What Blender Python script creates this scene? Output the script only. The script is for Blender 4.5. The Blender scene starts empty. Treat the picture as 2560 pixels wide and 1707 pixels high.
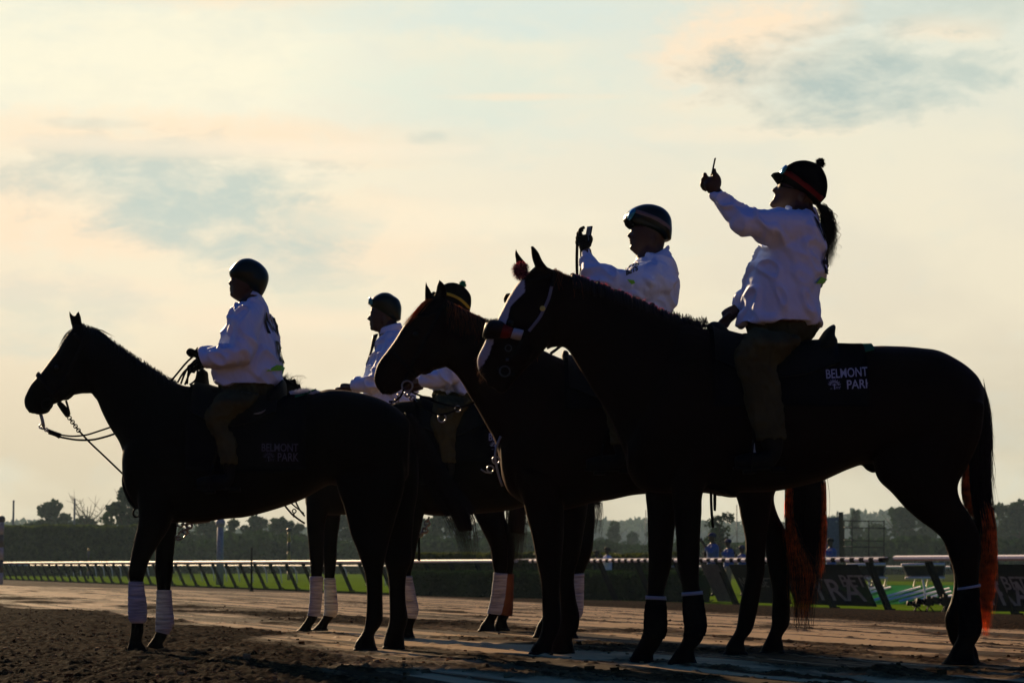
import bpy, bmesh, math, random
import numpy as np
from mathutils import Vector, Matrix
from mathutils.bvhtree import BVHTree
random.seed(7); rng = np.random.default_rng(7)
SC = bpy.context.scene; COL = SC.collection
R = math.radians
# ------------------------------------------------------------------ camera
F = 6000.0; CX, CY, HY = 1280.0, 853.5, 1410.0
TH = math.atan((HY - CY) / F); CAMZ = 0.5
cam = bpy.data.cameras.new("camera"); camo = bpy.data.objects.new("camera", cam); COL.objects.link(camo)
cam.sensor_width = 36; cam.lens = F / 2560 * 36; cam.clip_start = 0.1; cam.clip_end = 6000
camo.location = (0, 0, CAMZ); camo.rotation_euler = (math.pi / 2 + TH, 0, 0)
cam.dof.use_dof = True; cam.dof.focus_distance = 13.0; cam.dof.aperture_fstop = 9.0
SC.camera = camo
SC.view_settings.view_transform = 'Standard'; SC.view_settings.look = 'None'
SC.view_settings.exposure = 0.9; SC.view_settings.gamma = 1.0
SC.cycles.max_bounces = 6; SC.cycles.volume_bounces = 0; SC.cycles.transparent_max_bounces = 12
SC.cycles.use_denoising = True
# ------------------------------------------------------------------ light
SUN_AZ, SUN_EL = R(-22), R(16.5)        # azimuth measured from +Y (view direction) towards +X
sd = Vector((math.sin(SUN_AZ) * math.cos(SUN_EL), math.cos(SUN_AZ) * math.cos(SUN_EL), math.sin(SUN_EL)))
sun = bpy.data.lights.new("sun", 'SUN'); suno = bpy.data.objects.new("sun", sun); COL.objects.link(suno)
sun.energy = 5.0; sun.angle = R(0.6); sun.color = (1.0, 0.71, 0.41)
suno.rotation_euler = sd.to_track_quat('Z', 'Y').to_euler()

def nn(nt, t, **k):
    n = nt.nodes.new(t)
    for a, b in k.items():
        if a == 'inp':
            for i, v in b.items():
                n.inputs[i].default_value = v
        else: setattr(n, a, b)
    return n
world = bpy.data.worlds.new("World"); SC.world = world; world.use_nodes = True
nt = world.node_tree; nt.nodes.clear(); L = nt.links.new
out = nn(nt, 'ShaderNodeOutputWorld'); bg = nn(nt, 'ShaderNodeBackground'); L(bg.outputs[0], out.inputs[0])
tc = nn(nt, 'ShaderNodeTexCoord'); sep = nn(nt, 'ShaderNodeSeparateXYZ'); L(tc.outputs['Generated'], sep.inputs[0])
sky = nn(nt, 'ShaderNodeTexSky', sky_type='NISHITA', sun_disc=False, sun_elevation=SUN_EL, sun_rotation=SUN_AZ)
sky.air_density = 1.6; sky.dust_density = 2.0; sky.ozone_density = 2.0
skym = nn(nt, 'ShaderNodeVectorMath', operation='SCALE', inp={3: 0.016}); L(sky.outputs[0], skym.inputs[0])
def M(op, a, b=None, c=None, clamp=False):
    n = nt.nodes.new('ShaderNodeMath'); n.operation = op; n.use_clamp = clamp
    for i, v in enumerate((a, b, c)):
        if v is None: continue
        if isinstance(v, (int, float)): n.inputs[i].default_value = v
        else: L(v, n.inputs[i])
    return n.outputs[0]
def ramp(fac, stops, interp='LINEAR'):
    n = nt.nodes.new('ShaderNodeValToRGB'); n.color_ramp.interpolation = interp
    e = n.color_ramp.elements
    while len(e) < len(stops): e.new(0.5)
    for x, (p, c) in zip(e, stops):
        x.position = p; x.color = (c, c, c, 1) if isinstance(c, (int, float)) else (*c, 1)
    L(fac, n.inputs[0]); return n.outputs[0]
def mix(f, a, b, bt='MIX'):
    n = nt.nodes.new('ShaderNodeMix'); n.data_type = 'RGBA'; n.blend_type = bt
    for i, v in ((0, f), (6, a), (7, b)):
        if isinstance(v, (int, float)): n.inputs[i].default_value = v
        elif isinstance(v, tuple): n.inputs[i].default_value = (*v, 1)
        else: L(v, n.inputs[i])
    return n.outputs[2]
X, Yc_, Z = sep.outputs
zz = M('MULTIPLY', Z, 2.0)
grad = ramp(zz, [(0.0, (0.62, 0.54, 0.38)), (0.08, (0.67, 0.58, 0.41)), (0.2, (0.83, 0.73, 0.54)), (0.3, (0.86, 0.79, 0.61)), (0.4, (0.79, 0.80, 0.66)), (0.5, (0.71, 0.77, 0.67)), (1.0, (0.25, 0.30, 0.36))])
lr = M('MULTIPLY', X, -4.0)          # brighter to the left, where the sun is
lr = M('ADD', lr, 0.5, clamp=True)
grad = mix(lr, mix(1.0, grad, (0.95, 0.96, 0.99), 'MULTIPLY'), mix(1.0, grad, (1.10, 1.06, 1.04), 'MULTIPLY'))
mp = nn(nt, 'ShaderNodeMapping'); mp.inputs['Scale'].default_value = (1.0, 1.0, 2.3); L(tc.outputs['Generated'], mp.inputs[0])
def noise(scale, detail=5, rough=0.55, dist=0.0, off=(0, 0, 0)):
    a = nn(nt, 'ShaderNodeVectorMath', operation='ADD'); L(mp.outputs[0], a.inputs[0]); a.inputs[1].default_value = off
    n = nn(nt, 'ShaderNodeTexNoise', inp={'Scale': scale, 'Detail': detail, 'Roughness': rough, 'Distortion': dist}); L(a.outputs[0], n.inputs['Vector'])
    return n.outputs[0]
def blob(cx, cz, rx, rz, w=0.5):      # a cloud bank around one direction, its edge broken by noise
    dx = M('DIVIDE', M('SUBTRACT', X, cx), rx); dz = M('DIVIDE', M('SUBTRACT', Z, cz), rz)
    d = M('ADD', M('MULTIPLY', dx, dx), M('MULTIPLY', dz, dz))
    return M('SUBTRACT', 1.0, d)
def D(px, py): return ((px - CX) / F, (HY - py) / F)
n_a = noise(26, 6, 0.62, 0.4); n_b = noise(70, 5, 0.6, 0.2, (3, 1, 2)); n_c = noise(11, 4, 0.5, 0.3, (7, 2, 5))
def bank(px, py, rx, ry, amp=2.9, soft=1.1):
    cx, cz = D(px, py); b = blob(cx, cz, rx / F, ry / F)
    v = M('ADD', b, M('MULTIPLY', M('SUBTRACT', n_a, 0.5), amp)); v = M('ADD', v, M('MULTIPLY', M('SUBTRACT', n_b, 0.5), amp * .55))
    return M('DIVIDE', v, soft, clamp=True)
light = (1.0, 0.79, 0.56); grey = (0.56, 0.63, 0.56); glow = (1.0, .93, .70)
col = mix(M('MULTIPLY', ramp(n_c, [(0.45, 0.0), (0.62, 1.0)]), 0.35), grad, (0.95, 0.85, 0.62))
col = mix(M('MULTIPLY', ramp(n_a, [(0.52, 0.0), (0.70, 1.0)]), 0.22), col, (0.66, 0.72, 0.64))
for args, c, f in [
    ((300, 200, 900, 200), glow, .75), ((300, 370, 1000, 90), light, .7), ((80, 540, 330, 130), light, .95), ((300, 620, 220, 55), light, .8), ((860, 600, 420, 130), light, .65), ((700, 350, 620, 45), light, .55), ((500, 20, 420, 40), light, .5),
    ((1180, 250, 480, 170), (0.70, .78, .68), .55), ((400, 462, 470, 120), grey, .9), ((590, 570, 360, 95), grey, .85), ((650, 640, 260, 65), grey, .6), ((440, 380, 80, 26), grey, .5), ((1060, 352, 60, 22), grey, .5), ((1320, 254, 260, 12), light, .5), ((800, 760, 200, 40), grey, .4), ((1150, 760, 700, 90), (.95, .84, .60), .4),
    ((260, 335, 150, 20), grey, .5), ((1250, 60, 560, 70), (.66, .77, .72), .55), ((150, 735, 420, 45), (1.0, .80, .58), .55), ((640, 800, 420, 40), (.98, .78, .56), .5), ((700, 700, 260, 45), grey, .5), ((1600, 330, 420, 45), (.74, .80, .70), .4), ((1900, 345, 330, 28), (1.0, .82, .60), .45), ((560, 385, 620, 30), (1.0, .86, .66), .6), ((1150, 560, 500, 60), (.98, .88, .66), .4),
    ((1850, 140, 280, 200), light, .95), ((2330, 110, 160, 45), light, .6), ((1850, 320, 560, 60), (.88, .80, .62), .5),
    ((2080, 225, 400, 135), (.46, .55, .51), .95), ((2400, 60, 300, 70), grey, .6), ((2350, 220, 160, 80), grey, .6), ((120, 800, 320, 120), grey, .35)]:
    col = mix(M('MULTIPLY', bank(*args), f), col, c)
dotv = nn(nt, 'ShaderNodeVectorMath', operation='DOT_PRODUCT'); L(tc.outputs['Generated'], dotv.inputs[0])
dotv.inputs[1].default_value = (math.sin(R(-4)), math.cos(R(-4)), 0.0)
front = ramp(dotv.outputs['Value'], [(0.78, 0.0), (0.94, 1.0)], 'EASE')
low = ramp(Z, [(0.24, 1.0), (0.45, 0.0)], 'EASE')
msk = M('MULTIPLY', front, low)
back = mix(1.0, skym.outputs[0], (0.30, 1.25, 4.0), 'MULTIPLY')
L(mix(msk, back, col), bg.inputs[0]); bg.inputs[1].default_value = 0.56

# ------------------------------------------------------------------ materials
def mat(name, color, rough=0.6, spec=0.5, metal=0.0, var=0.25, vscale=8.0, bump=0.0, bscale=40.0, attr=None, trans=0.0, stretch=None, sheen=0.0, coat=0.0):
    m = bpy.data.materials.new(name); m.use_nodes = True; t = m.node_tree; p = t.nodes['Principled BSDF']
    p.inputs['Roughness'].default_value = rough; p.inputs['Metallic'].default_value = metal
    p.inputs['Specular IOR Level'].default_value = spec; p.inputs['Sheen Weight'].default_value = sheen; p.inputs['Coat Weight'].default_value = coat
    co = t.nodes.new('ShaderNodeTexCoord'); mpn = t.nodes.new('ShaderNodeMapping'); t.links.new(co.outputs['Object'], mpn.inputs[0])
    if stretch: mpn.inputs['Scale'].default_value = stretch
    nz = t.nodes.new('ShaderNodeTexNoise'); nz.inputs['Scale'].default_value = vscale; nz.inputs['Detail'].default_value = 5; t.links.new(mpn.outputs[0], nz.inputs['Vector'])
    mr = t.nodes.new('ShaderNodeMapRange'); mr.inputs[3].default_value = 1 - var; mr.inputs[4].default_value = 1 + var; mr.inputs[1].default_value = .3; mr.inputs[2].default_value = .7
    t.links.new(nz.outputs[0], mr.inputs[0])
    mx = t.nodes.new('ShaderNodeMix'); mx.data_type = 'RGBA'; mx.blend_type = 'MULTIPLY'; mx.inputs[0].default_value = 1
    if attr:
        a = t.nodes.new('ShaderNodeAttribute'); a.attribute_name = attr; t.links.new(a.outputs['Color'], mx.inputs[6])
    else: mx.inputs[6].default_value = (*color, 1)
    t.links.new(mr.outputs[0], mx.inputs[7]); t.links.new(mx.outputs[2], p.inputs['Base Color'])
    if bump:
        n2 = t.nodes.new('ShaderNodeTexNoise'); n2.inputs['Scale'].default_value = bscale; n2.inputs['Detail'].default_value = 6; t.links.new(mpn.outputs[0], n2.inputs['Vector'])
        b = t.nodes.new('ShaderNodeBump'); b.inputs['Strength'].default_value = bump; b.inputs['Distance'].default_value = 0.02
        t.links.new(n2.outputs[0], b.inputs['Height']); t.links.new(b.outputs[0], p.inputs['Normal'])
    if trans:
        tr = t.nodes.new('ShaderNodeBsdfTranslucent'); t.links.new(mx.outputs[2], tr.inputs[0])
        ms = t.nodes.new('ShaderNodeMixShader'); ms.inputs[0].default_value = trans
        t.links.new(p.outputs[0], ms.inputs[1]); t.links.new(tr.outputs[0], ms.inputs[2]); t.links.new(ms.outputs[0], t.nodes['Material Output'].inputs[0])
    return m
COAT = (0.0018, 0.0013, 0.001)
M_coat = mat('horse_coat', (1, 1, 1), 0.6, 0.07, attr='Col', var=.3, vscale=5, bump=.25, bscale=150, sheen=.05)
_p = M_coat.node_tree.nodes['Principled BSDF']; _p.inputs['IOR'].default_value = 1.25; _p.inputs['Sheen Roughness'].default_value = .35; _p.inputs['Sheen Tint'].default_value = (.8, .35, .15, 1)
M_hair = mat('black_hair', (0.008, 0.004, 0.003), .6, .15, var=.4, trans=.15)
M_glowhair = mat('sun_glow_tail_hair', (0.78, 0.26, 0.055), .45, .2, var=.6, vscale=30, trans=.75)  # orange backlit glow of the dark tails, put into the hair colour
M_skin = mat('skin', (0.034, 0.015, 0.010), .55, .3, var=.12)
M_jacket = mat('white_nylon_jacket', (0.56, 0.65, 0.86), .65, .15, var=.05, bump=.5, bscale=11, stretch=(1, 1, 1), trans=.05)
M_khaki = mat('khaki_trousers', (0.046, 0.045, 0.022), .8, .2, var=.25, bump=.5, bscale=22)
M_leather = mat('black_leather', (0.003, 0.0028, 0.0028), .7, .08, var=.3, vscale=20, bump=.2, bscale=120)
M_helmet = mat('dark_helmet_shell', (0.002, 0.006, 0.004), .34, .2, var=.2)
M_helmetcloth = mat('black_knit_cover', (0.003, 0.003, 0.004), .9, .05, var=.3, bump=.3, bscale=200)
M_cloth = mat('black_saddle_cloth', (0.004, 0.004, 0.005), .95, .03, var=.3, bump=.3, bscale=180)
M_green = mat('green_felt', (0.015, 0.11, 0.055), .9, .1, bump=.3, bscale=180)
M_fleece = mat('white_fleece', (0.65, 0.65, 0.72), .9, .1, bump=.5, bscale=90)
M_bandage = mat('white_leg_bandage', (0.32, 0.35, 0.35), .85, .1, var=.45, vscale=14, bump=.8, bscale=14, stretch=(.6, .6, 6))
M_boot = mat('black_leg_wrap', (0.005, 0.004, 0.004), .8, .2, bump=.4, bscale=60)
M_letter = mat('pale_blue_print', (0.30, 0.33, 0.42), .7, .2, var=.1)
M_print = mat('black_print', (0.012, 0.012, 0.014), .6, .2)
M_lime = mat('lime_print', (0.20, 0.55, 0.03), .6, .2, var=.05)
M_steel = mat('steel', (0.22, 0.22, 0.23), .35, .5, metal=1.0, var=.1)
M_red = mat('red_wool', (0.12, 0.008, 0.008), .9, .1, bump=.4, bscale=90)
M_pink = mat('pink_yarn', (0.85, 0.30, 0.32), .9, .1, var=.5, vscale=60, trans=.6)
M_plum = mat('plum_yarn', (0.16, 0.03, 0.06), .9, .1, var=.5, vscale=60, trans=.4)
M_yellow = mat('yellow_trim', (0.45, 0.33, 0.03), .7, .2)
M_white = mat('white_strap', (0.30, 0.33, 0.36), .6, .3, var=.1)
M_goggle = mat('iridescent_goggle_lens', (0.02, 0.20, 0.32), .12, .5, metal=.5)
M_glass = mat('phone_glass', (0.25, 0.30, 0.33), .08, .8, metal=.5)
M_greenpom = mat('green_pompom_yarn', (0.01, 0.22, 0.10), .9, .1, bump=.4, bscale=200)

def matte(*ms):                                   # cloth, leaves and soil carry no grazing gloss
    for m in ms: m.node_tree.nodes['Principled BSDF'].inputs['IOR'].default_value = 1.02
matte(M_cloth, M_green, M_khaki, M_letter, M_helmetcloth, M_boot)
# ------------------------------------------------------------------ helpers
def P(px, py, Y):
    xc = (px - CX) / F; yc = (CY - py) / F
    dy = math.cos(TH) - yc * math.sin(TH); dz = math.sin(TH) + yc * math.cos(TH); s = Y / dy
    return np.array((xc * s, Y, CAMZ + dz * s))
def topx(v):                                     # world -> photo pixel, for colour patches
    d = v - np.array((0, 0, CAMZ)); fy = d[..., 1] * math.cos(TH) + d[..., 2] * math.sin(TH); up = -d[..., 1] * math.sin(TH) + d[..., 2] * math.cos(TH)
    return CX + F * d[..., 0] / fy, CY - F * up / fy
def GY(Y): return HY + F * CAMZ / Y
def link(name, me, m=None, parent=None, smooth=True):
    o = bpy.data.objects.new(name, me); COL.objects.link(o)
    if m is not None:
        for q in (m if isinstance(m, (list, tuple)) else [m]): me.materials.append(q)
    if smooth and len(me.polygons): me.polygons.foreach_set('use_smooth', [True] * len(me.polygons))
    if parent is not None:
        o.parent = parent; base = Vector((0, 0, 0)); q = parent
        while q is not None: base += q.location; q = q.parent
        me.transform(Matrix.Translation(-base))
    return o
def tag(o, label=None, cat=None, group=None, kind=None):
    for k, v in (('label', label), ('category', cat), ('group', group), ('kind', kind)):
        if v: o[k] = v
    return o
def empty(name, loc, label, cat, group=None):
    o = bpy.data.objects.new(name, None); COL.objects.link(o); o.location = loc; o.empty_display_size = .1
    return tag(o, label, cat, group)
class G:                                          # geometry collector
    def __init__(s): s.v = []; s.f = []; s.n = 0
    def add(s, v, f):
        v = np.asarray(v, float); s.v.append(v); s.f += [tuple(i + s.n for i in q) for q in f]; s.n += len(v)
    def mesh(s, name='m'):
        me = bpy.data.meshes.new(name); v = np.concatenate(s.v) if s.v else np.zeros((0, 3))
        me.from_pydata(v.tolist(), [], s.f); me.update(); return me
    def obj(s, name, m=None, parent=None, smooth=True): return link(name, s.mesh(name), m, parent, smooth)
    def loft(s, secs, seg=20, sub=3): v, f = loft(secs, seg, sub); s.add(v, f); return s
    def limb(s, pts, seg=14, sub=3, flat=1.0): v, f = limb(pts, seg, sub, flat); s.add(v, f); return s
    def ball(s, c, r, seg=12): 
        c = np.array(c, float); r = np.array(r if hasattr(r, '__len__') else (r, r, r), float); v = []; f = []
        rings = max(4, seg // 2)
        for i in range(1, rings):
            a = math.pi * i / rings
            for j in range(seg):
                b = 2 * math.pi * j / seg; v.append(c + r * (math.sin(a) * math.cos(b), math.sin(a) * math.sin(b), math.cos(a)))
        k = len(v); v += [c + r * (0, 0, 1), c - r * (0, 0, 1)]
        for i in range(rings - 2):
            for j in range(seg): f.append((i * seg + j, (i + 1) * seg + j, (i + 1) * seg + (j + 1) % seg, i * seg + (j + 1) % seg))
        for j in range(seg): f.append((k, j, (j + 1) % seg)); f.append((k + 1, (rings - 2) * seg + (j + 1) % seg, (rings - 2) * seg + j))
        s.add(v, f); return s
    def box(s, c, h, rot=0.0, ax=None):
        c = np.array(c, float)
        ax = np.array(ax if ax is not None else [(math.cos(rot), math.sin(rot), 0), (-math.sin(rot), math.cos(rot), 0), (0, 0, 1)], float)
        v = [c + ax[0] * h[0] * i + ax[1] * h[1] * j + ax[2] * h[2] * k for i in (-1, 1) for j in (-1, 1) for k in (-1, 1)]
        s.add(v, [(0, 1, 3, 2), (4, 6, 7, 5), (0, 4, 5, 1), (2, 3, 7, 6), (0, 2, 6, 4), (1, 5, 7, 3)]); return s
    def torus(s, c, R0, r, nrm=(0, 1, 0), n=18, m=6, sc=(1, 1)):
        nrm = Vector(nrm).normalized(); a = nrm.orthogonal().normalized(); b = nrm.cross(a); c = Vector(c); v = []; f = []
        for i in range(n):
            t = 2 * math.pi * i / n; d = a * math.cos(t) * sc[0] + b * math.sin(t) * sc[1]
            for j in range(m):
                u = 2 * math.pi * j / m; v.append(tuple(c + d * (R0 + r * math.cos(u)) + nrm * r * math.sin(u)))
        for i in range(n):
            for j in range(m): f.append((i * m + j, ((i + 1) % n) * m + j, ((i + 1) % n) * m + (j + 1) % m, i * m + (j + 1) % m))
        s.add(v, f); return s
    def chain(s, p, q, n, r=.004, R0=.012):
        p = np.array(p); q = np.array(q); d = (q - p) / np.linalg.norm(q - p)
        for i in range(n):
            c = p + (q - p) * (i + .5) / n; nn_ = np.cross(d, (0, 1, 0)) if i % 2 else np.array((0, 1.0, 0))
            s.torus(c, R0, r, nn_, 10, 5)
        return s
def crom(A, sub):
    A = np.asarray(A, float)
    if len(A) < 3 or sub < 2:
        return A
    out = []; n = len(A)
    for i in range(n - 1):
        p0, p1, p2, p3 = A[max(i - 1, 0)], A[i], A[i + 1], A[min(i + 2, n - 1)]
        for k in range(sub):
            t = k / sub
            out.append(.5 * ((2 * p1) + (-p0 + p2) * t + (2 * p0 - 5 * p1 + 4 * p2 - p3) * t * t + (-p0 + 3 * p1 - 3 * p2 + p3) * t ** 3))
    out.append(A[-1]); return np.array(out)
def loft(secs, seg=20, sub=3):
    A = crom(secs, sub)                          # rows: centre(3), half axis a(3), half axis b(3), exponent
    v = []; f = []
    for r in A:
        c, a, b, e = r[:3], r[3:6], r[6:9], r[9]
        for j in range(seg):
            t = 2 * math.pi * j / seg; x, y = math.cos(t), math.sin(t)
            v.append(c + a * math.copysign(abs(x) ** (2 / e), x) + b * math.copysign(abs(y) ** (2 / e), y))
    n = len(A)
    for i in range(n - 1):
        for j in range(seg): f.append((i * seg + j, i * seg + (j + 1) % seg, (i + 1) * seg + (j + 1) % seg, (i + 1) * seg + j))
    v += [A[0][:3], A[-1][:3]]; k = n * seg
    for j in range(seg): f.append((k, (j + 1) % seg, j)); f.append((k + 1, (n - 1) * seg + j, (n - 1) * seg + (j + 1) % seg))
    return v, f
def limb(pts, seg=14, sub=3, flat=1.0):          # pts: world xyz + radius
    A = crom(pts, sub); v = []; f = []; n = len(A); prev = None
    for i, r in enumerate(A):
        d = A[min(i + 1, n - 1)][:3] - A[max(i - 1, 0)][:3]; d = Vector(d).normalized()
        a = (Vector((0, 1, 0)) - d * d.y); a = a.normalized() if a.length > .1 else (Vector((1, 0, 0)) - d * d.x).normalized()
        if prev is not None and a.dot(prev) < 0: a = -a
        prev = a; b = d.cross(a)
        for j in range(seg):
            t = 2 * math.pi * j / seg; v.append(r[:3] + r[3] * (np.array(a) * math.cos(t) * flat + np.array(b) * math.sin(t)))
    for i in range(n - 1):
        for j in range(seg): f.append((i * seg + j, i * seg + (j + 1) % seg, (i + 1) * seg + (j + 1) % seg, (i + 1) * seg + j))
    v += [A[0][:3], A[-1][:3]]; k = n * seg
    for j in range(seg): f.append((k, (j + 1) % seg, j)); f.append((k + 1, (n - 1) * seg + j, (n - 1) * seg + (j + 1) % seg))
    return v, f
def secs(Y, txt, wdef=.45, e=2.2, dy=0.0):       # "x1 y1 x2 y2 [w [dY]];..." in photo pixels at depth Y
    out = []
    for row in txt.replace('\n', ' ').split(';'):
        q = row.split()
        if not q: continue
        y = Y + dy + (float(q[5]) if len(q) > 5 else 0)
        yy = [GY(y) if t == 'G' else float(t) for t in (q[1], q[3])]
        a = P(float(q[0]), yy[0], y); b = P(float(q[2]), yy[1], y); h = (b - a) / 2
        w = float(q[4]) if len(q) > 4 and q[4] != '-' else wdef * 2 * np.linalg.norm(h)
        out.append(np.concatenate([(a + b) / 2, h, (0, w, 0), (e,)]))
    return np.array(out)
def L3(Y, txt, dy=0.0):                          # "x y r [dY];..." for limb()
    out = []
    for row in txt.replace('\n', ' ').split(';'):
        q = row.split()
        if not q: continue
        y = Y + dy + (float(q[3]) if len(q) > 3 else 0)
        out.append(np.concatenate([P(float(q[0]), GY(y) if q[1] == 'G' else float(q[1]), y), (float(q[2]),)]))
    return np.array(out)
def mirror(A, Y):
    A = np.array(A).copy(); A[:, 1] = 2 * Y - A[:, 1]
    return A
def fuse(g, name, voxel, m, parent, smooth=2, fac=.5, disp=None):
    me = g.mesh('tmp'); o = bpy.data.objects.new('tmp', me); COL.objects.link(o)
    r = o.modifiers.new('r', 'REMESH'); r.mode = 'VOXEL'; r.voxel_size = voxel
    if smooth: s = o.modifiers.new('s', 'SMOOTH'); s.iterations = smooth; s.factor = fac
    dg = bpy.context.evaluated_depsgraph_get(); ne = bpy.data.meshes.new_from_object(o.evaluated_get(dg))
    bpy.data.objects.remove(o); bpy.data.meshes.remove(me); ne.name = name
    ne.materials.clear()
    if disp:
        n = len(ne.vertices); co = np.empty(n * 3); ne.vertices.foreach_get('co', co); co = co.reshape(-1, 3)
        no = np.empty(n * 3); ne.vertices.foreach_get('normal', no); no = no.reshape(-1, 3)
        co += no * disp(co)[:, None]; ne.vertices.foreach_set('co', co.ravel()); ne.update()
    return link(name, ne, m, parent)
def bvh_of(o):
    base = Vector((0, 0, 0)); q = o
    while q is not None: base += q.location; q = q.parent
    me = o.data; return BVHTree.FromPolygons([tuple(v.co + base) for v in me.vertices], [tuple(p.vertices) for p in me.polygons])
def hash2(i, j, s):
    n = (i * 374761393 + j * 668265263 + s * 1442695041) & 0xffffffff
    n = ((n ^ (n >> 13)) * 1274126177) & 0xffffffff
    return ((n ^ (n >> 16)) & 0xffff) / 65535.0
def vnoise(x, y, s=0):
    xi = np.floor(x).astype(np.int64); yi = np.floor(y).astype(np.int64); fx = x - xi; fy = y - yi
    fx = fx * fx * (3 - 2 * fx); fy = fy * fy * (3 - 2 * fy)
    a, b, c, d = hash2(xi, yi, s), hash2(xi + 1, yi, s), hash2(xi, yi + 1, s), hash2(xi + 1, yi + 1, s)
    return (a * (1 - fx) + b * fx) * (1 - fy) + (c * (1 - fx) + d * fx) * fy
def fbm(x, y, o=4, s=0):
    t = 0; a = .5
    for k in range(o): t = t + a * vnoise(x, y, s + k); x = x * 2.03; y = y * 2.03; a *= .5
    return t
def vnoise3(p, sc, s=0):                         # cheap 3-D noise: mean of three planar ones
    q = p * sc
    return (vnoise(q[:, 0] + q[:, 1] * .7, q[:, 2], s) + vnoise(q[:, 1] + q[:, 2] * .6, q[:, 0], s + 5) + vnoise(q[:, 2] + q[:, 0] * .5, q[:, 1], s + 9)) / 3
def inpoly(x, y, poly):
    r = np.zeros(x.shape, bool); n = len(poly)
    for i in range(n):
        x1, y1 = poly[i]; x2, y2 = poly[(i + 1) % n]
        c = ((y1 > y) != (y2 > y)) & (x < (x2 - x1) * (y - y1) / (y2 - y1 + 1e-9) + x1); r ^= c
    return r
def paint(o, base, patches=()):                  # coat colours as a colour attribute (markings of the animal)
    me = o.data; n = len(me.vertices); co = np.empty(n * 3); me.vertices.foreach_get('co', co); co = co.reshape(-1, 3)
    b = Vector((0, 0, 0)); q = o
    while q is not None: b += q.location; q = q.parent
    px, py = topx(co + np.array(b)); c = np.ones((n, 4)); c[:, :3] = base
    near = (co + np.array(b))[:, 1] < float(b[1]) + .05
    for poly, colr in patches: c[inpoly(px, py, poly) & near, :3] = colr
    at = me.color_attributes.new('Col', 'FLOAT_COLOR', 'POINT'); at.data.foreach_set('color', c.ravel())
def strands(g, S, n, r=.0012, t0=(0, .2), t1=(.7, 1), wig=.02, curl=0.0, freq=6, steps=9, spread=1.0, seed=1):
    rg = np.random.default_rng(seed); A = crom(S, 4); N = len(A)
    for k in range(n):
        u, w = rg.uniform(-1, 1), rg.uniform(-1, 1)
        if u * u + w * w > 1: u *= .7; w *= .7
        a, b = rg.uniform(*t0), rg.uniform(*t1); ph = rg.uniform(0, 6.28, 3); am = wig * rg.uniform(.3, 1.5); pts = []
        for i in range(steps):
            t = a + (b - a) * i / (steps - 1); q = t * (N - 1); j = int(min(q, N - 2)); f = q - j; row = A[j] * (1 - f) + A[j + 1] * f
            e = i / (steps - 1)
            p = row[:3] + row[3:6] * u * spread + row[6:9] * w * spread
            p = p + am * e * np.array((math.sin(3 * e + ph[0]), math.sin(2.5 * e + ph[1]), .4 * math.sin(2 * e + ph[2])))
            if curl: p = p + curl * rg.uniform(.7, 1.3) * np.array((math.cos(freq * 6.28 * e + ph[0]), math.sin(freq * 6.28 * e + ph[0]), 0))
            pts.append(p)
        hair(g, pts, r * rg.uniform(.7, 1.3))
def hair(g, pts, r):
    n = len(pts); v = []; f = []
    for i, p in enumerate(pts):
        rr = r * (1 - .85 * i / (n - 1))
        for j in range(3):
            t = 2.094 * j; v.append((p[0] + rr * math.cos(t), p[1] + rr * math.sin(t), p[2] + rr * .3 * math.sin(t + 1)))
    for i in range(n - 1):
        for j in range(3): f.append((i * 3 + j, i * 3 + (j + 1) % 3, (i + 1) * 3 + (j + 1) % 3, (i + 1) * 3 + j))
    g.add(v, f)
def text_mesh(body, size, bold=0.0):
    cu = bpy.data.curves.new('t', 'FONT'); cu.body = body; cu.size = size; cu.offset = bold; cu.resolution_u = 4
    o = bpy.data.objects.new('t', cu); COL.objects.link(o); dg = bpy.context.evaluated_depsgraph_get()
    me = bpy.data.meshes.new_from_object(o.evaluated_get(dg)); bpy.data.objects.remove(o)
    bm = bmesh.new(); bm.from_mesh(me); bmesh.ops.triangulate(bm, faces=bm.faces)
    bmesh.ops.subdivide_edges(bm, edges=[e for e in bm.edges if e.calc_length() > size * .15], cuts=1)
    v = np.array([tuple(x.co) for x in bm.verts]); bm.verts.ensure_lookup_table(); f = [tuple(x.index for x in q.verts) for q in bm.faces]; bm.free()
    return v, f
def ribbon_on(g, bvh, Y, pts, w, th=.004, off=.004):  # strap lying on the near side of a mesh, traced in photo pixels
    A = crom([[*p] for p in pts], 4); path = []
    for x, y in A:
        d = Vector(P(x, y, Y)) - Vector((0, 0, CAMZ)); d.normalize()
        hit = bvh.ray_cast(Vector((0, 0, CAMZ)), d)
        path.append(np.array(hit[0] - d * off) if hit[0] is not None else (path[-1] if path else P(x, y, Y)))
    n = len(path); v = []; f = []
    for i, p in enumerate(path):
        d = path[min(i + 1, n - 1)] - path[max(i - 1, 0)]; d = d / (np.linalg.norm(d) + 1e-9); s = np.cross(d, (0, 1, 0)); s /= np.linalg.norm(s) + 1e-9
        for a, b in ((-1, -1), (1, -1), (1, 1), (-1, 1)): v.append(p + s * a * w / 2 + np.array((0, b * th, 0)))
    for i in range(n - 1):
        for j in range(4): f.append((i * 4 + j, i * 4 + (j + 1) % 4, i * 4 + 4 + (j + 1) % 4, i * 4 + 4 + j))
    f += [(0, 1, 2, 3), (n * 4 - 4, n * 4 - 1, n * 4 - 2, n * 4 - 3)]; g.add(v, f)
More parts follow.
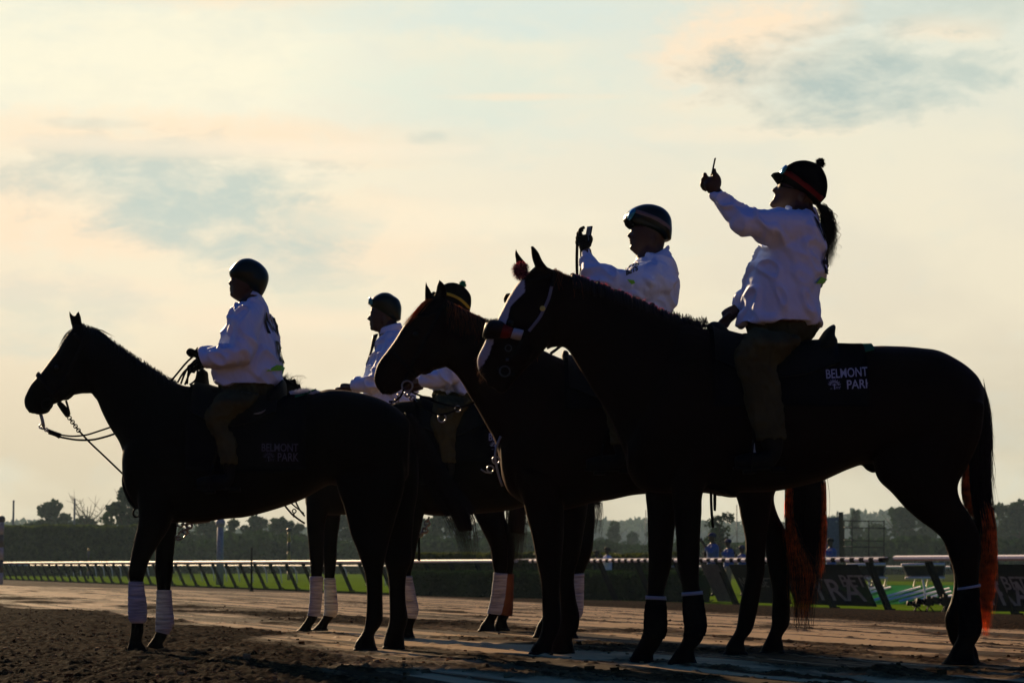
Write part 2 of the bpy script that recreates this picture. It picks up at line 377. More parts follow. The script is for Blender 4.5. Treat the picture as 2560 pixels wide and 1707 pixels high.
def drape(g, bvh, Yc, x0, x1, zc, a0, a1, off=.012, th=.01, nx=18, na=28, shape=None):
    # a cloth over the horse's back: rays go outward from the spine's axis to the hide
    W = []
    for i in range(nx + 1):
        x = x0 + (x1 - x0) * i / nx; lo, hi = (a0, a1) if shape is None else shape(i / nx)
        for j in range(na + 1):
            a = R(lo + (hi - lo) * j / na); d = Vector((0, -math.sin(a), math.cos(a))); c = Vector((x, Yc, zc)); h = bvh.ray_cast(c, d)
            dist = (h[0] - c).length if h[0] is not None else .28
            W.append((x, Yc, zc, d, dist))
    # keep only the outermost hit smooth
    D_ = np.array([w[4] for w in W]).reshape(nx + 1, na + 1)
    for _ in range(3):
        E = D_.copy(); E[1:-1] = (D_[:-2] + D_[2:] + 2 * D_[1:-1]) / 4; E[:, 1:-1] = (E[:, :-2] + E[:, 2:] + 2 * E[:, 1:-1]) / 4; D_ = np.maximum(D_, E)
    D_ = D_.ravel(); vo = []; vi = []
    for (x, y, z, d, _), q in zip(W, D_):
        d = np.array(d); c = np.array((x, y, z)); vo.append(c + d * (q + off + th)); vi.append(c + d * (q + off))
    k = len(vo); f = []; m = na + 1
    for i in range(nx):
        for j in range(na):
            a, b, c, e = i * m + j, i * m + j + 1, (i + 1) * m + j + 1, (i + 1) * m + j; f.append((a, b, c, e)); f.append((k + e, k + c, k + b, k + a))
    for i in range(nx):
        for j in (0, na): a, b = i * m + j, (i + 1) * m + j; f.append((a, b, b + k, a + k))
    for j in range(na):
        for i in (0, nx): a, b = i * m + j, i * m + j + 1; f.append((a, b, b + k, a + k))
    g.add(vo + vi, f); return g
def text_side(body, size, bvh, Y, px, py, bold=0.0, shear=0.0, m=None, name='lettering', parent=None, scx=1.0, extra=None, rise=0.0):
    v, f = text_mesh(body, size, bold) if body else extra
    g = G(); o = P(px, py, Y); out_ = []
    for x, y, *_ in v:
        p = Vector((o[0] + x * scx, -5 + Y, o[2] + y + rise * x)); h = bvh.ray_cast(p, Vector((0, 1, 0)))
        out_.append((p.x, (h[0].y if h[0] is not None else Y) - .0035, p.z))
    g.add(out_, f); return g
# ------------------------------------------------------------------ ground
TX, TY = -0.3525, 0.9358; NX, NY = 0.9358, 0.3525      # along the rail / towards the rail
def zbase(x, y):
    n = x * NX + y * NY
    return -np.clip((n - 8) / 17, 0, 1) * .45
def roughmask(x, y):
    n = x * NX + y * NY; al = x * TX + y * TY
    w = (fbm(n * 1.3, al * .35, 4, 3) - .47) * 2.2
    b1 = np.minimum(3.0 + .19 * (y - 10.7), 5.0)
    r = np.clip((b1 - n + w) * 3, 0, 1)
    r2 = np.clip((.75 - np.abs(n - 6.4 - .08 * (x - 1)) + w * .9) * 2.5, 0, 1) * np.clip((fbm(n * .8, al * .5, 3, 31) - .30) * 6, 0, 1)
    r3 = np.clip((n - np.clip(12.3 + (y - 24) * .17, 11.8, 18) + w * .5) * 1.6, 0, 1)
    r4 = np.clip((fbm(n * 2.4, al * .6, 4, 77) - .56) * 9, 0, 1) * .8
    r5 = np.clip((fbm(n * 3.5, al * .9, 4, 91) - .47) * 7, 0, 1) * np.clip((14.5 - y) * .6, 0, 1) * .9
    return np.clip(np.maximum.reduce([r, r2, r3, r4 * (n < 12), r5]), 0, 1)
def gheight(x, y):
    n = x * NX + y * NY; al = x * TX + y * TY; r = roughmask(x, y)
    fade = 1 / (1 + (y / 45) ** 3)
    hard = (vnoise(n * 7, al * .12, 11) - .5) * .014 + (vnoise(n * 19, al * .3, 12) - .5) * .007 + (fbm(n * 1.1, al * .3, 3, 13) - .45) * .03
    hard = hard + np.clip(vnoise(x * 16, y * 9, 14) - .86, 0, 1) * .10
    c = vnoise(x * 24, y * 17, 21); c2 = vnoise(x * 55 + 3, y * 38, 22); c3 = vnoise(x * 5.5, y * 4.5, 23)
    clod = np.clip(c - .5, 0, 1) ** 1.2 * .028 + np.clip(c2 - .45, 0, 1) * .018 + (c3 - .5) * .020 + (fbm(x * 9, y * 7, 3, 27) - .45) * .035 + (fbm(x * 50, y * 38, 2, 24) - .35) * .016
    return zbase(x, y) + (hard * (1 - r) + clod * r) * fade + .002
ny, nx = 1050, 700
ys = 6.5 * (62 / 6.5) ** np.linspace(0, 1, ny); us = np.linspace(-1, 1, nx)
Yg, Ug = np.meshgrid(ys, us, indexing='ij'); Xg = Ug * (.27 * Yg + 1.2) 
Hg = gheight(Xg, Yg); Rg = roughmask(Xg, Yg)
v = np.stack([Xg, Yg, Hg], -1).reshape(-1, 3)
idx = np.arange(ny * nx).reshape(ny, nx); q = np.stack([idx[:-1, :-1], idx[:-1, 1:], idx[1:, 1:], idx[1:, :-1]], -1).reshape(-1, 4)
q = q[(v[q[:, 0], 0] * NX + v[q[:, 0], 1] * NY) < 25.15]
me = bpy.data.meshes.new('track'); me.vertices.add(len(v)); me.vertices.foreach_set('co', v.ravel())
me.loops.add(q.size); me.loops.foreach_set('vertex_index', q.ravel().astype(np.int32)); me.polygons.add(len(q))
me.polygons.foreach_set('loop_start', np.arange(0, q.size, 4, dtype=np.int32)); me.polygons.foreach_set('loop_total', np.full(len(q), 4, np.int32)); me.update(calc_edges=True)
at = me.attributes.new('rough', 'FLOAT', 'POINT'); at.data.foreach_set('value', Rg.ravel())
def dirt_mat(name, use_attr=True):
    m = bpy.data.materials.new(name); m.use_nodes = True; t = m.node_tree; p = t.nodes['Principled BSDF']; K = t.links.new
    co = t.nodes.new('ShaderNodeTexCoord'); rot = t.nodes.new('ShaderNodeMapping'); rot.inputs['Rotation'].default_value = (0, 0, -math.atan2(TY, TX)); K(co.outputs['Object'], rot.inputs[0])
    st = t.nodes.new('ShaderNodeMapping'); st.inputs['Scale'].default_value = (.02, .5, 1); K(rot.outputs[0], st.inputs[0])
    n1 = t.nodes.new('ShaderNodeTexNoise'); n1.inputs['Scale'].default_value = 3.0; n1.inputs['Detail'].default_value = 6; n1.inputs['Roughness'].default_value = .65; K(st.outputs[0], n1.inputs['Vector'])
    n2 = t.nodes.new('ShaderNodeTexNoise'); n2.inputs['Scale'].default_value = 22; n2.inputs['Detail'].default_value = 6; K(co.outputs['Object'], n2.inputs['Vector'])
    n3 = t.nodes.new('ShaderNodeTexNoise'); n3.inputs['Scale'].default_value = 90; n3.inputs['Detail'].default_value = 4; K(co.outputs['Object'], n3.inputs['Vector'])
    def rp(src, s):
        r = t.nodes.new('ShaderNodeValToRGB'); e = r.color_ramp.elements
        for x, (po, c) in zip(e, s): x.position = po; x.color = (*c, 1)
        K(src, r.inputs[0]); return r.outputs[0]
    st2 = t.nodes.new('ShaderNodeMapping'); st2.inputs['Scale'].default_value = (.05, 1.5, 1); K(rot.outputs[0], st2.inputs[0])
    n4 = t.nodes.new('ShaderNodeTexNoise'); n4.inputs['Scale'].default_value = 2.2; n4.inputs['Detail'].default_value = 5; K(st2.outputs[0], n4.inputs['Vector'])
    am = t.nodes.new('ShaderNodeMath'); am.operation = 'MULTIPLY_ADD'; K(n4.outputs[0], am.inputs[0]); am.inputs[1].default_value = .6
    hm_ = t.nodes.new('ShaderNodeMath'); hm_.operation = 'MULTIPLY'; K(n1.outputs[0], hm_.inputs[0]); hm_.inputs[1].default_value = .55; K(hm_.outputs[0], am.inputs[2])
    hard = rp(am.outputs[0], [(.55, (.080, .044, .015)), (.585, (.74, .48, .215))])
    soil = rp(n2.outputs[0], [(.38, (.016, .0075, .0025)), (.68, (.17, .080, .026))])
    mx = t.nodes.new('ShaderNodeMix'); mx.data_type = 'RGBA'; K(hard, mx.inputs[6]); K(soil, mx.inputs[7])
    rr = t.nodes.new('ShaderNodeMapRange'); rr.inputs[3].default_value = .62; rr.inputs[4].default_value = .8
    if use_attr:
        a = t.nodes.new('ShaderNodeAttribute'); a.attribute_name = 'rough'; K(a.outputs['Fac'], mx.inputs[0]); K(a.outputs['Fac'], rr.inputs[0])
    else: mx.inputs[0].default_value = .7; rr.inputs[0].default_value = .8
    nr = t.nodes.new('ShaderNodeMath'); nr.operation = 'MULTIPLY_ADD'; K(n2.outputs[0], nr.inputs[0]); nr.inputs[1].default_value = .3; K(rr.outputs[0], nr.inputs[2])
    ns = t.nodes.new('ShaderNodeMath'); ns.operation = 'SUBTRACT'; K(nr.outputs[0], ns.inputs[0]); ns.inputs[1].default_value = .15
    K(mx.outputs[2], p.inputs['Base Color']); K(ns.outputs[0], p.inputs['Roughness']); p.inputs['Specular IOR Level'].default_value = .14
    b = t.nodes.new('ShaderNodeBump'); b.inputs['Strength'].default_value = .5; b.inputs['Distance'].default_value = .01; K(n3.outputs[0], b.inputs['Height']); K(b.outputs[0], p.inputs['Normal'])
    df = t.nodes.new('ShaderNodeBsdfDiffuse'); df.inputs['Roughness'].default_value = 1.0; K(mx.outputs[2], df.inputs[0]); K(b.outputs[0], df.inputs['Normal'])
    ms = t.nodes.new('ShaderNodeMixShader'); fr = t.nodes.new('ShaderNodeMapRange'); fr.inputs[3].default_value = .68; fr.inputs[4].default_value = .93
    if use_attr: K(a.outputs['Fac'], fr.inputs[0])
    else: fr.inputs[0].default_value = .7
    K(fr.outputs[0], ms.inputs[0]); K(p.outputs[0], ms.inputs[1]); K(df.outputs[0], ms.inputs[2]); K(ms.outputs[0], t.nodes['Material Output'].inputs[0])
    return m
M_dirt = dirt_mat('track_dirt'); M_dirt2 = dirt_mat('far_dirt', False)
tag(link('dirt_track', me, M_dirt), 'harrowed brown dirt racetrack with packed and churned lanes', kind='structure')
def sheet(name, pts, z, m, label):
    me = bpy.data.meshes.new(name); me.from_pydata([(x, y, z if not callable(z) else z(x, y)) for x, y in pts], [], [tuple(range(len(pts)))]); me.update()
    return tag(link(name, me, m, smooth=False), label, kind='structure')
M_grass = mat('turf_grass', (.080, .14, .008), .95, .0, var=.35, vscale=1.5, bump=.6, bscale=14)
M_field = mat('far_field', (.035, .05, .014), .9, .1, var=.4, vscale=.05)
sheet('ground', [(-495, -55), (495, -55), (495, 1335), (-495, 1335)], -.56, M_field, 'broad dark field reaching the horizon behind the track')
def strip(n0, n1, s0, s1): return [(n0 * NX + s0 * TX, n0 * NY + s0 * TY), (n0 * NX + s1 * TX, n0 * NY + s1 * TY), (n1 * NX + s1 * TX, n1 * NY + s1 * TY), (n1 * NX + s0 * TX, n1 * NY + s0 * TY)]
sheet('track_apron', strip(25.2, -40, -60, 700), lambda x, y: float(zbase(np.array(x), np.array(y))) - .09, M_dirt2, 'dirt of the racetrack running far down the straight')
matte(M_grass, M_field)
sheet('infield_turf', strip(70, 25.25, -60, 700), -.47, M_grass, 'bright green turf course inside the rail')

# ------------------------------------------------------------------ leaf crowns
M_leaf = mat('tree_foliage', (.016, .038, .010), .8, .1, var=.55, vscale=.6, trans=.2)
M_leaf2 = mat('bright_foliage', (.026, .045, .008), .8, .1, var=.5, vscale=.6, trans=.25)
M_hedge = mat('clipped_hedge_foliage', (.045, .070, .008), .8, .1, var=.5, vscale=1.2, trans=.3)
M_bark = mat('bark', (.045, .035, .025), .9, .1, bump=.5)
matte(M_leaf, M_leaf2, M_hedge, M_bark)
def leaves(g, pts, size, rg):
    k = len(pts); a = rg.normal(size=(k, 3)); a /= np.linalg.norm(a, axis=1)[:, None]; b = rg.normal(size=(k, 3)); b -= a * (a * b).sum(1)[:, None]; b /= np.linalg.norm(b, axis=1)[:, None]
    s = size * rg.uniform(.5, 1.3, (k, 1)); v = np.stack([pts - a * s - b * s * .5, pts + a * s * .3 - b * s, pts + a * s + b * s * .4, pts - a * s * .2 + b * s], 1).reshape(-1, 3)
    g.add(v, [(4 * i, 4 * i + 1, 4 * i + 2, 4 * i + 3) for i in range(k)])
def crown(g, h, w, base, nb, nl, size, rg, conic=False):
    for _ in range(nb):
        t = rg.uniform(0, 1) ** .8; z = base + (h - base) * t; rr = w * (1 - t if conic else math.sqrt(max(.05, 1 - (2 * t - .9) ** 2)) ) * .75
        an = rg.uniform(0, 6.28); c = np.array((rr * math.cos(an) * rg.uniform(.3, 1), rr * math.sin(an) * rg.uniform(.3, 1), min(z, h * .93)))
        br = w * rg.uniform(.22, .42); p = rg.normal(size=(nl, 3)); p /= np.linalg.norm(p, axis=1)[:, None]
        p *= rg.uniform(.55, 1, (nl, 1)) * br * (1, 1, .75); leaves(g, p + c, size, rg)
def make_tree(h, w, base, nb, nl, size, seed, mt, label, cat='tree', group=None, conic=False, bare=False):
    rg = np.random.default_rng(seed); root = empty('tree', (0, 0, 0), label, cat, group)
    g = G(); g.limb([(0, 0, -.6, w * .07), (w * .02, 0, h * .3, w * .05), (-w * .02, 0, h * .6, w * .035), (0, 0, h * .88, w * .008)], 7, 2)
    for k in range(16 if bare else 7):
        an = rg.uniform(0, 6.28); z0 = h * rg.uniform(.3, .75); l = w * rg.uniform(.5, .9)
        p = np.array((0, 0, z0)); q = p + (l * math.cos(an), l * math.sin(an), l * rg.uniform(.6, 1.4))
        g.limb([(*p, w * .025), (*(p * .5 + q * .5 + (0, 0, -.1 * l)), w * .016), (*q, w * .004)], 5, 2)
        if bare:
            for _ in range(4):
                m_ = p + (q - p) * rg.uniform(.3, .9); e = m_ + rg.normal(size=3) * (.16, .16, .2) * w + (0, 0, .2 * w); g.limb([(*m_, w * .009), (*e, w * .003)], 4, 1)
    g.obj('trunk', M_bark, root)
    if not bare:
        g = G(); crown(g, h, w, base, nb, nl, size, rg, conic); g.obj('crown', mt, root, smooth=False)
    return root
def copy_tree(o, parent=None):
    c = o.copy(); COL.objects.link(c); c.parent = parent
    for ch in o.children: copy_tree(ch, c)
    return c
def at(px, Y, z=-.5): x, y, _ = P(px, 1410, Y); return (x, y, z)
protos = [make_tree(10, 3.6, 1.0, 26, 60, .34, 1, M_leaf, 'x'), make_tree(10, 4.6, .8, 34, 55, .36, 2, M_leaf, 'x'), make_tree(10, 3.0, 1.0, 24, 60, .32, 3, M_leaf2, 'x'), make_tree(10, 2.6, .8, 26, 50, .3, 4, M_leaf, 'x', conic=True)]
used = [False] * 4
def plant(k, px, Y, top, wx, label, group, rot=0):
    o = protos[k] if not used[k] else copy_tree(protos[k]); used[k] = True
    o.location = at(px, Y); h = .5 + CAMZ + (HY - top) / F * Y; o.scale = (h / 10 * wx, h / 10 * wx, h / 10); o.rotation_euler = (0, 0, rot)
    o['label'] = label; o['group'] = group
GR = 'trees of the far treeline'
TR = [  # proto, px, distance, top px, width factor, label
    (0, 128, 330, 1256, 1.1, 'round dark tree above the clipped hedge at far left'),
    (1, 205, 340, 1300, 1.2, 'low spreading tree right of the round tree above the hedge'),
    (1, 80, 350, 1312, 1.3, 'low bushy tree at the left edge above the hedge'),
    (0, 320, 250, 1222, 1.0, 'tall dark tree just left of the leftmost horse chest'),
    (1, 250, 360, 1322, 1.3, 'low dark tree between the bare tree and the leftmost horse'),
]
for k, px, Y, top, wx, lab in TR: plant(k, px, Y, top, wx, lab, GR, k * 1.3 + px)
lab2 = ['dusky far tree, %s', 'hazy rounded far tree, %s', 'dark bushy far tree, %s', 'pointed far tree, %s']
spots = [(0, 455, 300, 1322, 'just right of the leftmost horse forelegs'), (1, 520, 310, 1305, 'behind the white post'), (2, 585, 300, 1300, 'right of the white post'), (0, 640, 320, 1292, 'under the leftmost horse belly'), (1, 700, 300, 1302, 'left of the yellow and black pole'),
         (2, 748, 320, 1310, 'right of the yellow and black pole'), (0, 855, 310, 1290, 'just left of the leftmost horse hind legs'), (1, 1040, 300, 1300, 'below the hanging chain'), (0, 1100, 290, 1285, 'left of the swishing dark tail'), (2, 1160, 300, 1296, 'behind the swishing dark tail'),
         (1, 1240, 300, 1300, 'behind the bandaged hind legs in the middle'), (2, 1330, 310, 1298, 'left of the middle bay horse forelegs'), (0, 1500, 420, 1345, 'leftmost in the gap under the bay horse belly'), (3, 1536, 400, 1302, 'with a pointed top under the bay horse belly'), (1, 1580, 420, 1335, 'right of the pointed tree under the bay horse belly'), (2, 1625, 420, 1330, 'against the big horse forelegs'),
         (1, 1715, 380, 1330, 'between the big horse forelegs'), (1, 1905, 400, 1325, 'behind the bay horse hind legs'), (3, 1985, 400, 1290, 'left of the long red lit tail'), (2, 2060, 420, 1325, 'behind the blue grey screen'), (3, 2140, 380, 1274, 'tallest pointed one above the scaffold'),
         (0, 2190, 400, 1310, 'right of the scaffold'), (1, 2255, 360, 1276, 'broad one left of the big horse hind leg'), (0, 2320, 370, 1290, 'right behind the big horse hind leg'), (2, 2385, 340, 1330, 'low one behind the big horse hock'), (1, 2445, 380, 1300, 'behind the sunlit tail'),
         (2, 2500, 360, 1262, 'right of the sunlit tail'), (0, 2550, 360, 1256, 'at the right edge of the photo'), (1, 2600, 360, 1275, 'cut by the right edge')]
for i, (k, px, Y, top, s) in enumerate(spots): plant(k, px, Y, top, 1.05 + .2 * math.sin(i * 2.1), lab2[{0: 0, 1: 2, 2: 1, 3: 3}[k]] % s, GR, i * 1.7)
g = G(); rg = np.random.default_rng(77); k = 26000; px_ = rg.uniform(380, 2640, k); Yd = rg.uniform(255, 285, k); tp = 1350 - (fbm(px_ * .012, px_ * 0 + 2, 3, 61) - .45) * 60
zt = CAMZ + (HY - tp) / F * 270; xx = (px_ - CX) / F * Yd; leaves(g, np.stack([xx, Yd, -.5 + (zt + .5) * rg.uniform(0, 1, k) ** .7], 1), .34, rg)
tag(g.obj('undergrowth', M_leaf, smooth=False), 'dark shrubby undergrowth massed along the foot of the far treeline', kind='stuff')
o = make_tree(9, 2.3, 2.0, 30, 34, .20, 21, M_leaf, 'feathery tall tree between the big horse legs under its girth', group=GR); o.location = at(1800, 170); o.scale = (1, 1, 4.6 / 9 * 1.0); o.scale = (.62, .62, .56)
o = make_tree(8, 3.4, 0, 0, 0, 0, 5, M_leaf, 'bare leafless tree rising behind the hedge', group=GR, bare=True); o.location = at(217, 300); o.scale = (1.15, 1.15, 1.16)
# hills far behind
g = G(); hx = np.linspace(-420, 420, 240); vv = []; ff = []
hh = 21 + 7 * (fbm(hx * .008, hx * 0 + 3, 3, 41) - .5) * 2 + 5 * (fbm(hx * .06, hx * 0 + 1, 3, 44) - .5) + 3 * np.exp(-((hx - 165) / 25) ** 2)
for i, x in enumerate(hx): vv += [(x, 1090, -2), (x, 1120, hh[i] * .7), (x, 1160, hh[i]), (x, 1260, -2)]
for i in range(239):
    for j in range(3): ff.append((i * 4 + j, i * 4 + 4 + j, i * 4 + 5 + j, i * 4 + 1 + j))
g.add(vv, ff); tag(g.obj('hills', mat('wooded_hill', (.05, .07, .05), .9, .1, var=.6, vscale=.05)), 'low blue wooded hills on the horizon', kind='structure')
g = G(); rg = np.random.default_rng(9); pts = []
for k in range(7000):
    i = rg.integers(0, 239); f = rg.uniform(0, 1); x = hx[i] + f * 3.5; t = rg.uniform(0, 1); y = 1120 + 40 * t; z = hh[i] * (.7 + .3 * t) + rg.uniform(-.5, 1.6); pts.append((x, y, z))
leaves(g, np.array(pts), 1.6, rg); tag(g.obj('hill_woods', M_leaf, smooth=False), 'hazy woods covering the far hills', 'woods', kind='stuff')
# hedges
def hedge(px0, px1, Y0, Y1, top, thick, label, m=M_hedge, n=9000, size=.12, z0=-.5, group=None):
    a = np.array(at(px0, Y0)); b = np.array(at(px1, Y1)); g = G(); rg = np.random.default_rng(abs(int(px0))); t = rg.uniform(0, 1, n); h0 = CAMZ + (HY - top) / F * Y0; h1 = CAMZ + (HY - top) / F * Y1
    ht = h0 + (h1 - h0) * t; bump = (fbm(t * 30, t * 0, 3, 5) - .45) * .35 * (ht - z0) * .5
    d = b - a; nrm = np.array((-d[1], d[0], 0)); nrm /= np.linalg.norm(nrm); side = rg.uniform(-1, 1, n)
    onlytop = rg.uniform(0, 1, n) < .4; z = np.where(onlytop, ht + bump, z0 + (ht + bump - z0) * rg.uniform(0, 1, n)); s = np.where(onlytop, side, np.sign(side)) * thick / 2 + rg.normal(size=n) * .08
    pts = a + d * t[:, None] + nrm * s[:, None]; pts[:, 2] = z; leaves(g, pts, size, rg)
    for i in range(40):   # woody inner mass
        t0 = i / 40; c = a + d * (t0 + .0125); hz = (h0 + (h1 - h0) * t0 - z0) * .93; c[2] = z0 + hz / 2
        g.box(c, (np.linalg.norm(d) / 80 * 1.02, thick * .46, hz / 2), math.atan2(d[1], d[0]))
    return tag(g.obj('hedge', m, smooth=False), label, 'hedge', group)
hedge(-80, 372, 215, 205, 1321, 4.0, 'long clipped green hedge at the left below the round trees', n=26000, size=.22)
hedge(1030, 1690, 84, 80, 1386, 2.2, 'low sunlit green hedge behind the striped part of the rail', mat('low_hedge_foliage', (.05, .065, .008), .8, .1, var=.4, trans=.3), n=16000, size=.06)
hedge(1028, 1748, 76, 62.5, 1430, .7, 'dark low hedge close behind the rail', M_leaf, n=14000, size=.05)

# ------------------------------------------------------------------ rail
M_rail = mat('white_rail_paint', (.72, .68, .70), .6, .25, var=.08)
M_raildark = mat('dark_rail_band', (.015, .010, .008), .9, .05)
M_post = mat('dark_rail_post', (.008, .011, .009), .8, .1)
def rp(n, s, z): return np.array((n * NX + s * TX, n * NY + s * TY, z))
NR = 25.0
def s_at(px, n=NR):   # distance along the rail line at which it crosses this bearing
    k = (px - CX) / F; return (n * NX - k * n * NY) / (k * TY - TX)
S_gap = s_at(2232)
rail = empty('running_rail', rp(NR, 0, -.45), 'long white running rail on slanted dark posts beside the track', 'rail')
def bar(g, p, q, hw, hh):
    d = (q - p) / np.linalg.norm(q - p); n = np.array((NX, NY, 0)); u = np.cross(n, d)
    if u[2] < 0: u = -u
    L_ = [(1, -.3), (1, .5), (.6, 1), (-.6, 1), (-1, .5), (-1, -.3), (-.6, -1), (.6, -1)]
    v = [c + n * hw * a + u * hh * b for c in (p, q) for a, b in L_]
    g.add(v, [(i, (i + 1) % 8, 8 + (i + 1) % 8, 8 + i) for i in range(8)] + [tuple(range(7, -1, -1)), tuple(range(8, 16))])
s_str0, s_str1 = S_gap + .35, s_at(1290)
g = G(); p0 = s_str1
while p0 < 560: bar(g, rp(NR, p0, .60), rp(NR, p0 + 6, .60), .065, .045); p0 += 6
bar(g, rp(NR, S_gap - .15, .625), rp(NR, -14, .625), .12, .055)
g.obj('rail_top', M_rail, rail, smooth=False)
step = .21; n = min(98, int((s_str1 - s_str0) / step)); 
for i in range(n): g = G(); bar(g, rp(NR, s_str0 + i * step, .595), rp(NR, s_str0 + (i + 1) * step, .595), .068, .045); g.obj('white_band' if i % 2 else 'dark_band', M_rail if i % 2 else M_raildark, rail, smooth=False)
g = G(); bar(g, rp(NR, s_str0, .645), rp(NR, s_str1, .645), .05, .010); g.obj('rail_cap', M_rail, rail, smooth=False)

posts = []
s = -4.0; k = 0
while s < 250:
    g = G(); top = rp(NR, s, .56); foot = rp(NR + .50, s, -.52)
    w = .055 if s > 30 else .085
    if s_str0 - 1.2 < s < s_str0 + .4: pass
    d = foot - top; g.box((top + foot) / 2, (.02 + w, .05, np.linalg.norm(d) / 2), ax=[np.array((TX, TY, 0)), np.cross(d / np.linalg.norm(d), (TX, TY, 0)), d / np.linalg.norm(d)])
    g.box(foot + (0, 0, .04), (.10, .10, .05)); posts.append(g.obj('post', M_post, rail, smooth=False)); s += 2.45; k += 1
    if k >= 100: break
# turf course rail with curved white posts
tr = empty('turf_rail', rp(33, 0, -.47), 'second thin white rail with curved posts on the grass behind', 'rail'); g = G(); s = -40
for s in np.arange(-20, 300, 6.0): bar(g, rp(33, s, .43), rp(33, s + 6, .43), .05, .03)
g.obj('rail_top', M_rail, tr, smooth=False); k = 0
for s in np.arange(-6, 190, 3.0):
    g = G(); g.limb([(*rp(33, s, .42), .025), (*rp(33.12, s, .40), .03), (*rp(33.3, s, .2), .03), (*rp(33.4, s, -.5), .03)], 6, 2); g.obj('post', M_rail, tr)
# dark banners hung under the rail with pale lettering
M_banner = mat('black_banner_vinyl', (.008, .009, .010), .9, .05, bump=.1); M_bgreen = mat('dark_green_banner', (.012, .05, .010), .6, .3); M_btext = mat('grey_banner_print', (.30, .29, .25), .7, .2); M_tanb = mat('pale_banner_vinyl', (.085, .085, .07), .7, .2)
matte(M_banner, M_post, M_bgreen, M_raildark)
def banner(pxa, pxb, label, words, m=M_banner, green=True, z0=-.40, z1=.50, n=NR - .03, tm=None, grp='banners hung under the rail'):
    sa, sb = s_at(pxa), s_at(pxb); base = rp(n, (sa + sb) / 2, -.45); root = empty('banner', base, label, 'banner', grp)
    def q(u, v): # u 0..1 left to right along the rail, v height; the banner leans like the posts
        return rp(n + .46 * (1 - (v - z0) / (z1 - z0)), sa + (sb - sa) * u, v)
    g = G(); nrm = np.array((-NX, -NY, 0)) * .006
    c = [q(0, z0), q(1, z0), q(1, z1), q(0, z1)]; g.add([p + nrm for p in c] + [p - nrm for p in c], [(0, 1, 2, 3), (7, 6, 5, 4), (0, 4, 5, 1), (1, 5, 6, 2), (2, 6, 7, 3), (3, 7, 4, 0)])
    g.obj('panel', m, root, smooth=False); W = abs(sa - sb)
    if green:
        g = G(); cc = [q(.62, z0 + .06), q(1, z0 + .06), q(1, z0 + .42), q(.6, z0 + .42)]; cc = [p + nrm * 1.6 for p in (q(.66, z0 + .36), q(.9, z0 + .10), q(1, z0 + .05), q(1, z0 + .44), q(.62, z0 + .44))]; g.add(cc, [tuple(range(5))]); g.obj('green_patch', M_bgreen, root, smooth=False)
    for w, u0, v0, size, sx in words:
        tv, tf = text_mesh(w, size, .012 * size); g = G(); g.add([q(u0 + x * sx / W, v0 + y) + nrm * 2.2 for x, y, *_ in tv], tf); g.obj('lettering', tm or M_btext, root, smooth=False)
N1, N2 = 'NYRA', 'BETS'
banner(1945, 2143, 'black banner with big pale letters left of the rail gap', [(N1, .02, -.28, .66, 1.9), (N2, .70, .02, .36, 1.9)])
banner(2372, 2600, 'black banner with pale letters at the right end of the rail', [(N1, -.02, -.28, .66, 1.45), (N2, .50, .02, .36, 1.45)])
banner(1822, 1935, 'black banner with dim letters behind the dark brown hind legs', [(N1 + N2, .08, -.02, .30, 1.3)], green=False, tm=mat('dim_print', (.06, .06, .05)))
banner(1752, 1795, 'pale banner between the big horse and the bay horse hind legs', [(N1, .15, .12, .16, 1.3), (N2, .15, -.2, .16, 1.3)], m=M_tanb, green=False, tm=mat('dim_dark_print', (.03, .035, .03)))
# pale mesh boards with faint writing on the second rail, and white bars lying on green matting
M_mesh = mat('dim_mesh_board', (.035, .035, .028), .8, .2, var=.3); M_frame = mat('pale_frame', (.20, .19, .15), .7)
def board(px0, px1, lab):
    Y = 53.0; root = empty('mesh_board', P((px0 + px1) / 2, 1440, Y), lab, 'board', 'mesh boards behind the rail'); a = [P(px0, 1411, Y), P(px1, 1411, Y), P(px1 - 3, 1440, Y), P(px0 + 12, 1440, Y)]
    g = G(); g.add(a + [p + (0, .02, 0) for p in a], [(0, 1, 2, 3), (7, 6, 5, 4), (0, 4, 5, 1), (1, 5, 6, 2), (2, 6, 7, 3), (3, 7, 4, 0)]); g.obj('panel', M_mesh, root, smooth=False)
    g = G()
    for p, q_ in ((0, 1), (1, 2), (2, 3), (3, 0)): g.limb([(*(a[p] - (0, .03, 0)), .018), (*(a[q_] - (0, .03, 0)), .018)], 6, 1)
    g.obj('frame', M_frame, root); g = G(); rg = np.random.default_rng(px0)
    g = G(); g.limb([(*P(px0 - 2, 1411, Y - .1), .028), (*P(px1, 1410, Y - .1), .028)], 8, 1); g.limb([(*P(px0 + 8, 1444, Y - .1), .024), (*P(px1, 1444, Y - .1), .024)], 8, 1)
    for k in range(3): x = px0 + 30 + k * 32; g.limb([(*P(x + 5, 1444, Y), .025), (*P(x, 1464, Y + .5), .025)], 6, 1)
    g.obj('rail', M_rail, root)
board(2118, 2213, 'framed mesh board left of the gap in the rail'); board(2255, 2362, 'framed mesh board right of the gap in the rail')
M_mat = mat('green_matting', (.012, .13, .03), .8, .2)
matte(M_mat, M_mesh)
g = G(); c = [P(2128, 1458, 52), P(2400, 1458, 52), P(2400, 1508, 52), P(2118, 1508, 52)]
def onz(px, py, z): # point on a horizontal plane
    Y = 10.0
    for _ in range(30):
        p = P(px, py, Y); Y *= (CAMZ - z) / (CAMZ - p[2])
    return P(px, py, Y)
g.add([onz(x, y, -.455) for x, y in ((2120, 1462), (2420, 1462), (2420, 1509), (2125, 1509))], [(0, 1, 2, 3)]); tag(g.obj('matting', M_mat, smooth=False), 'green matting laid on the ground behind the rail gap', 'matting')
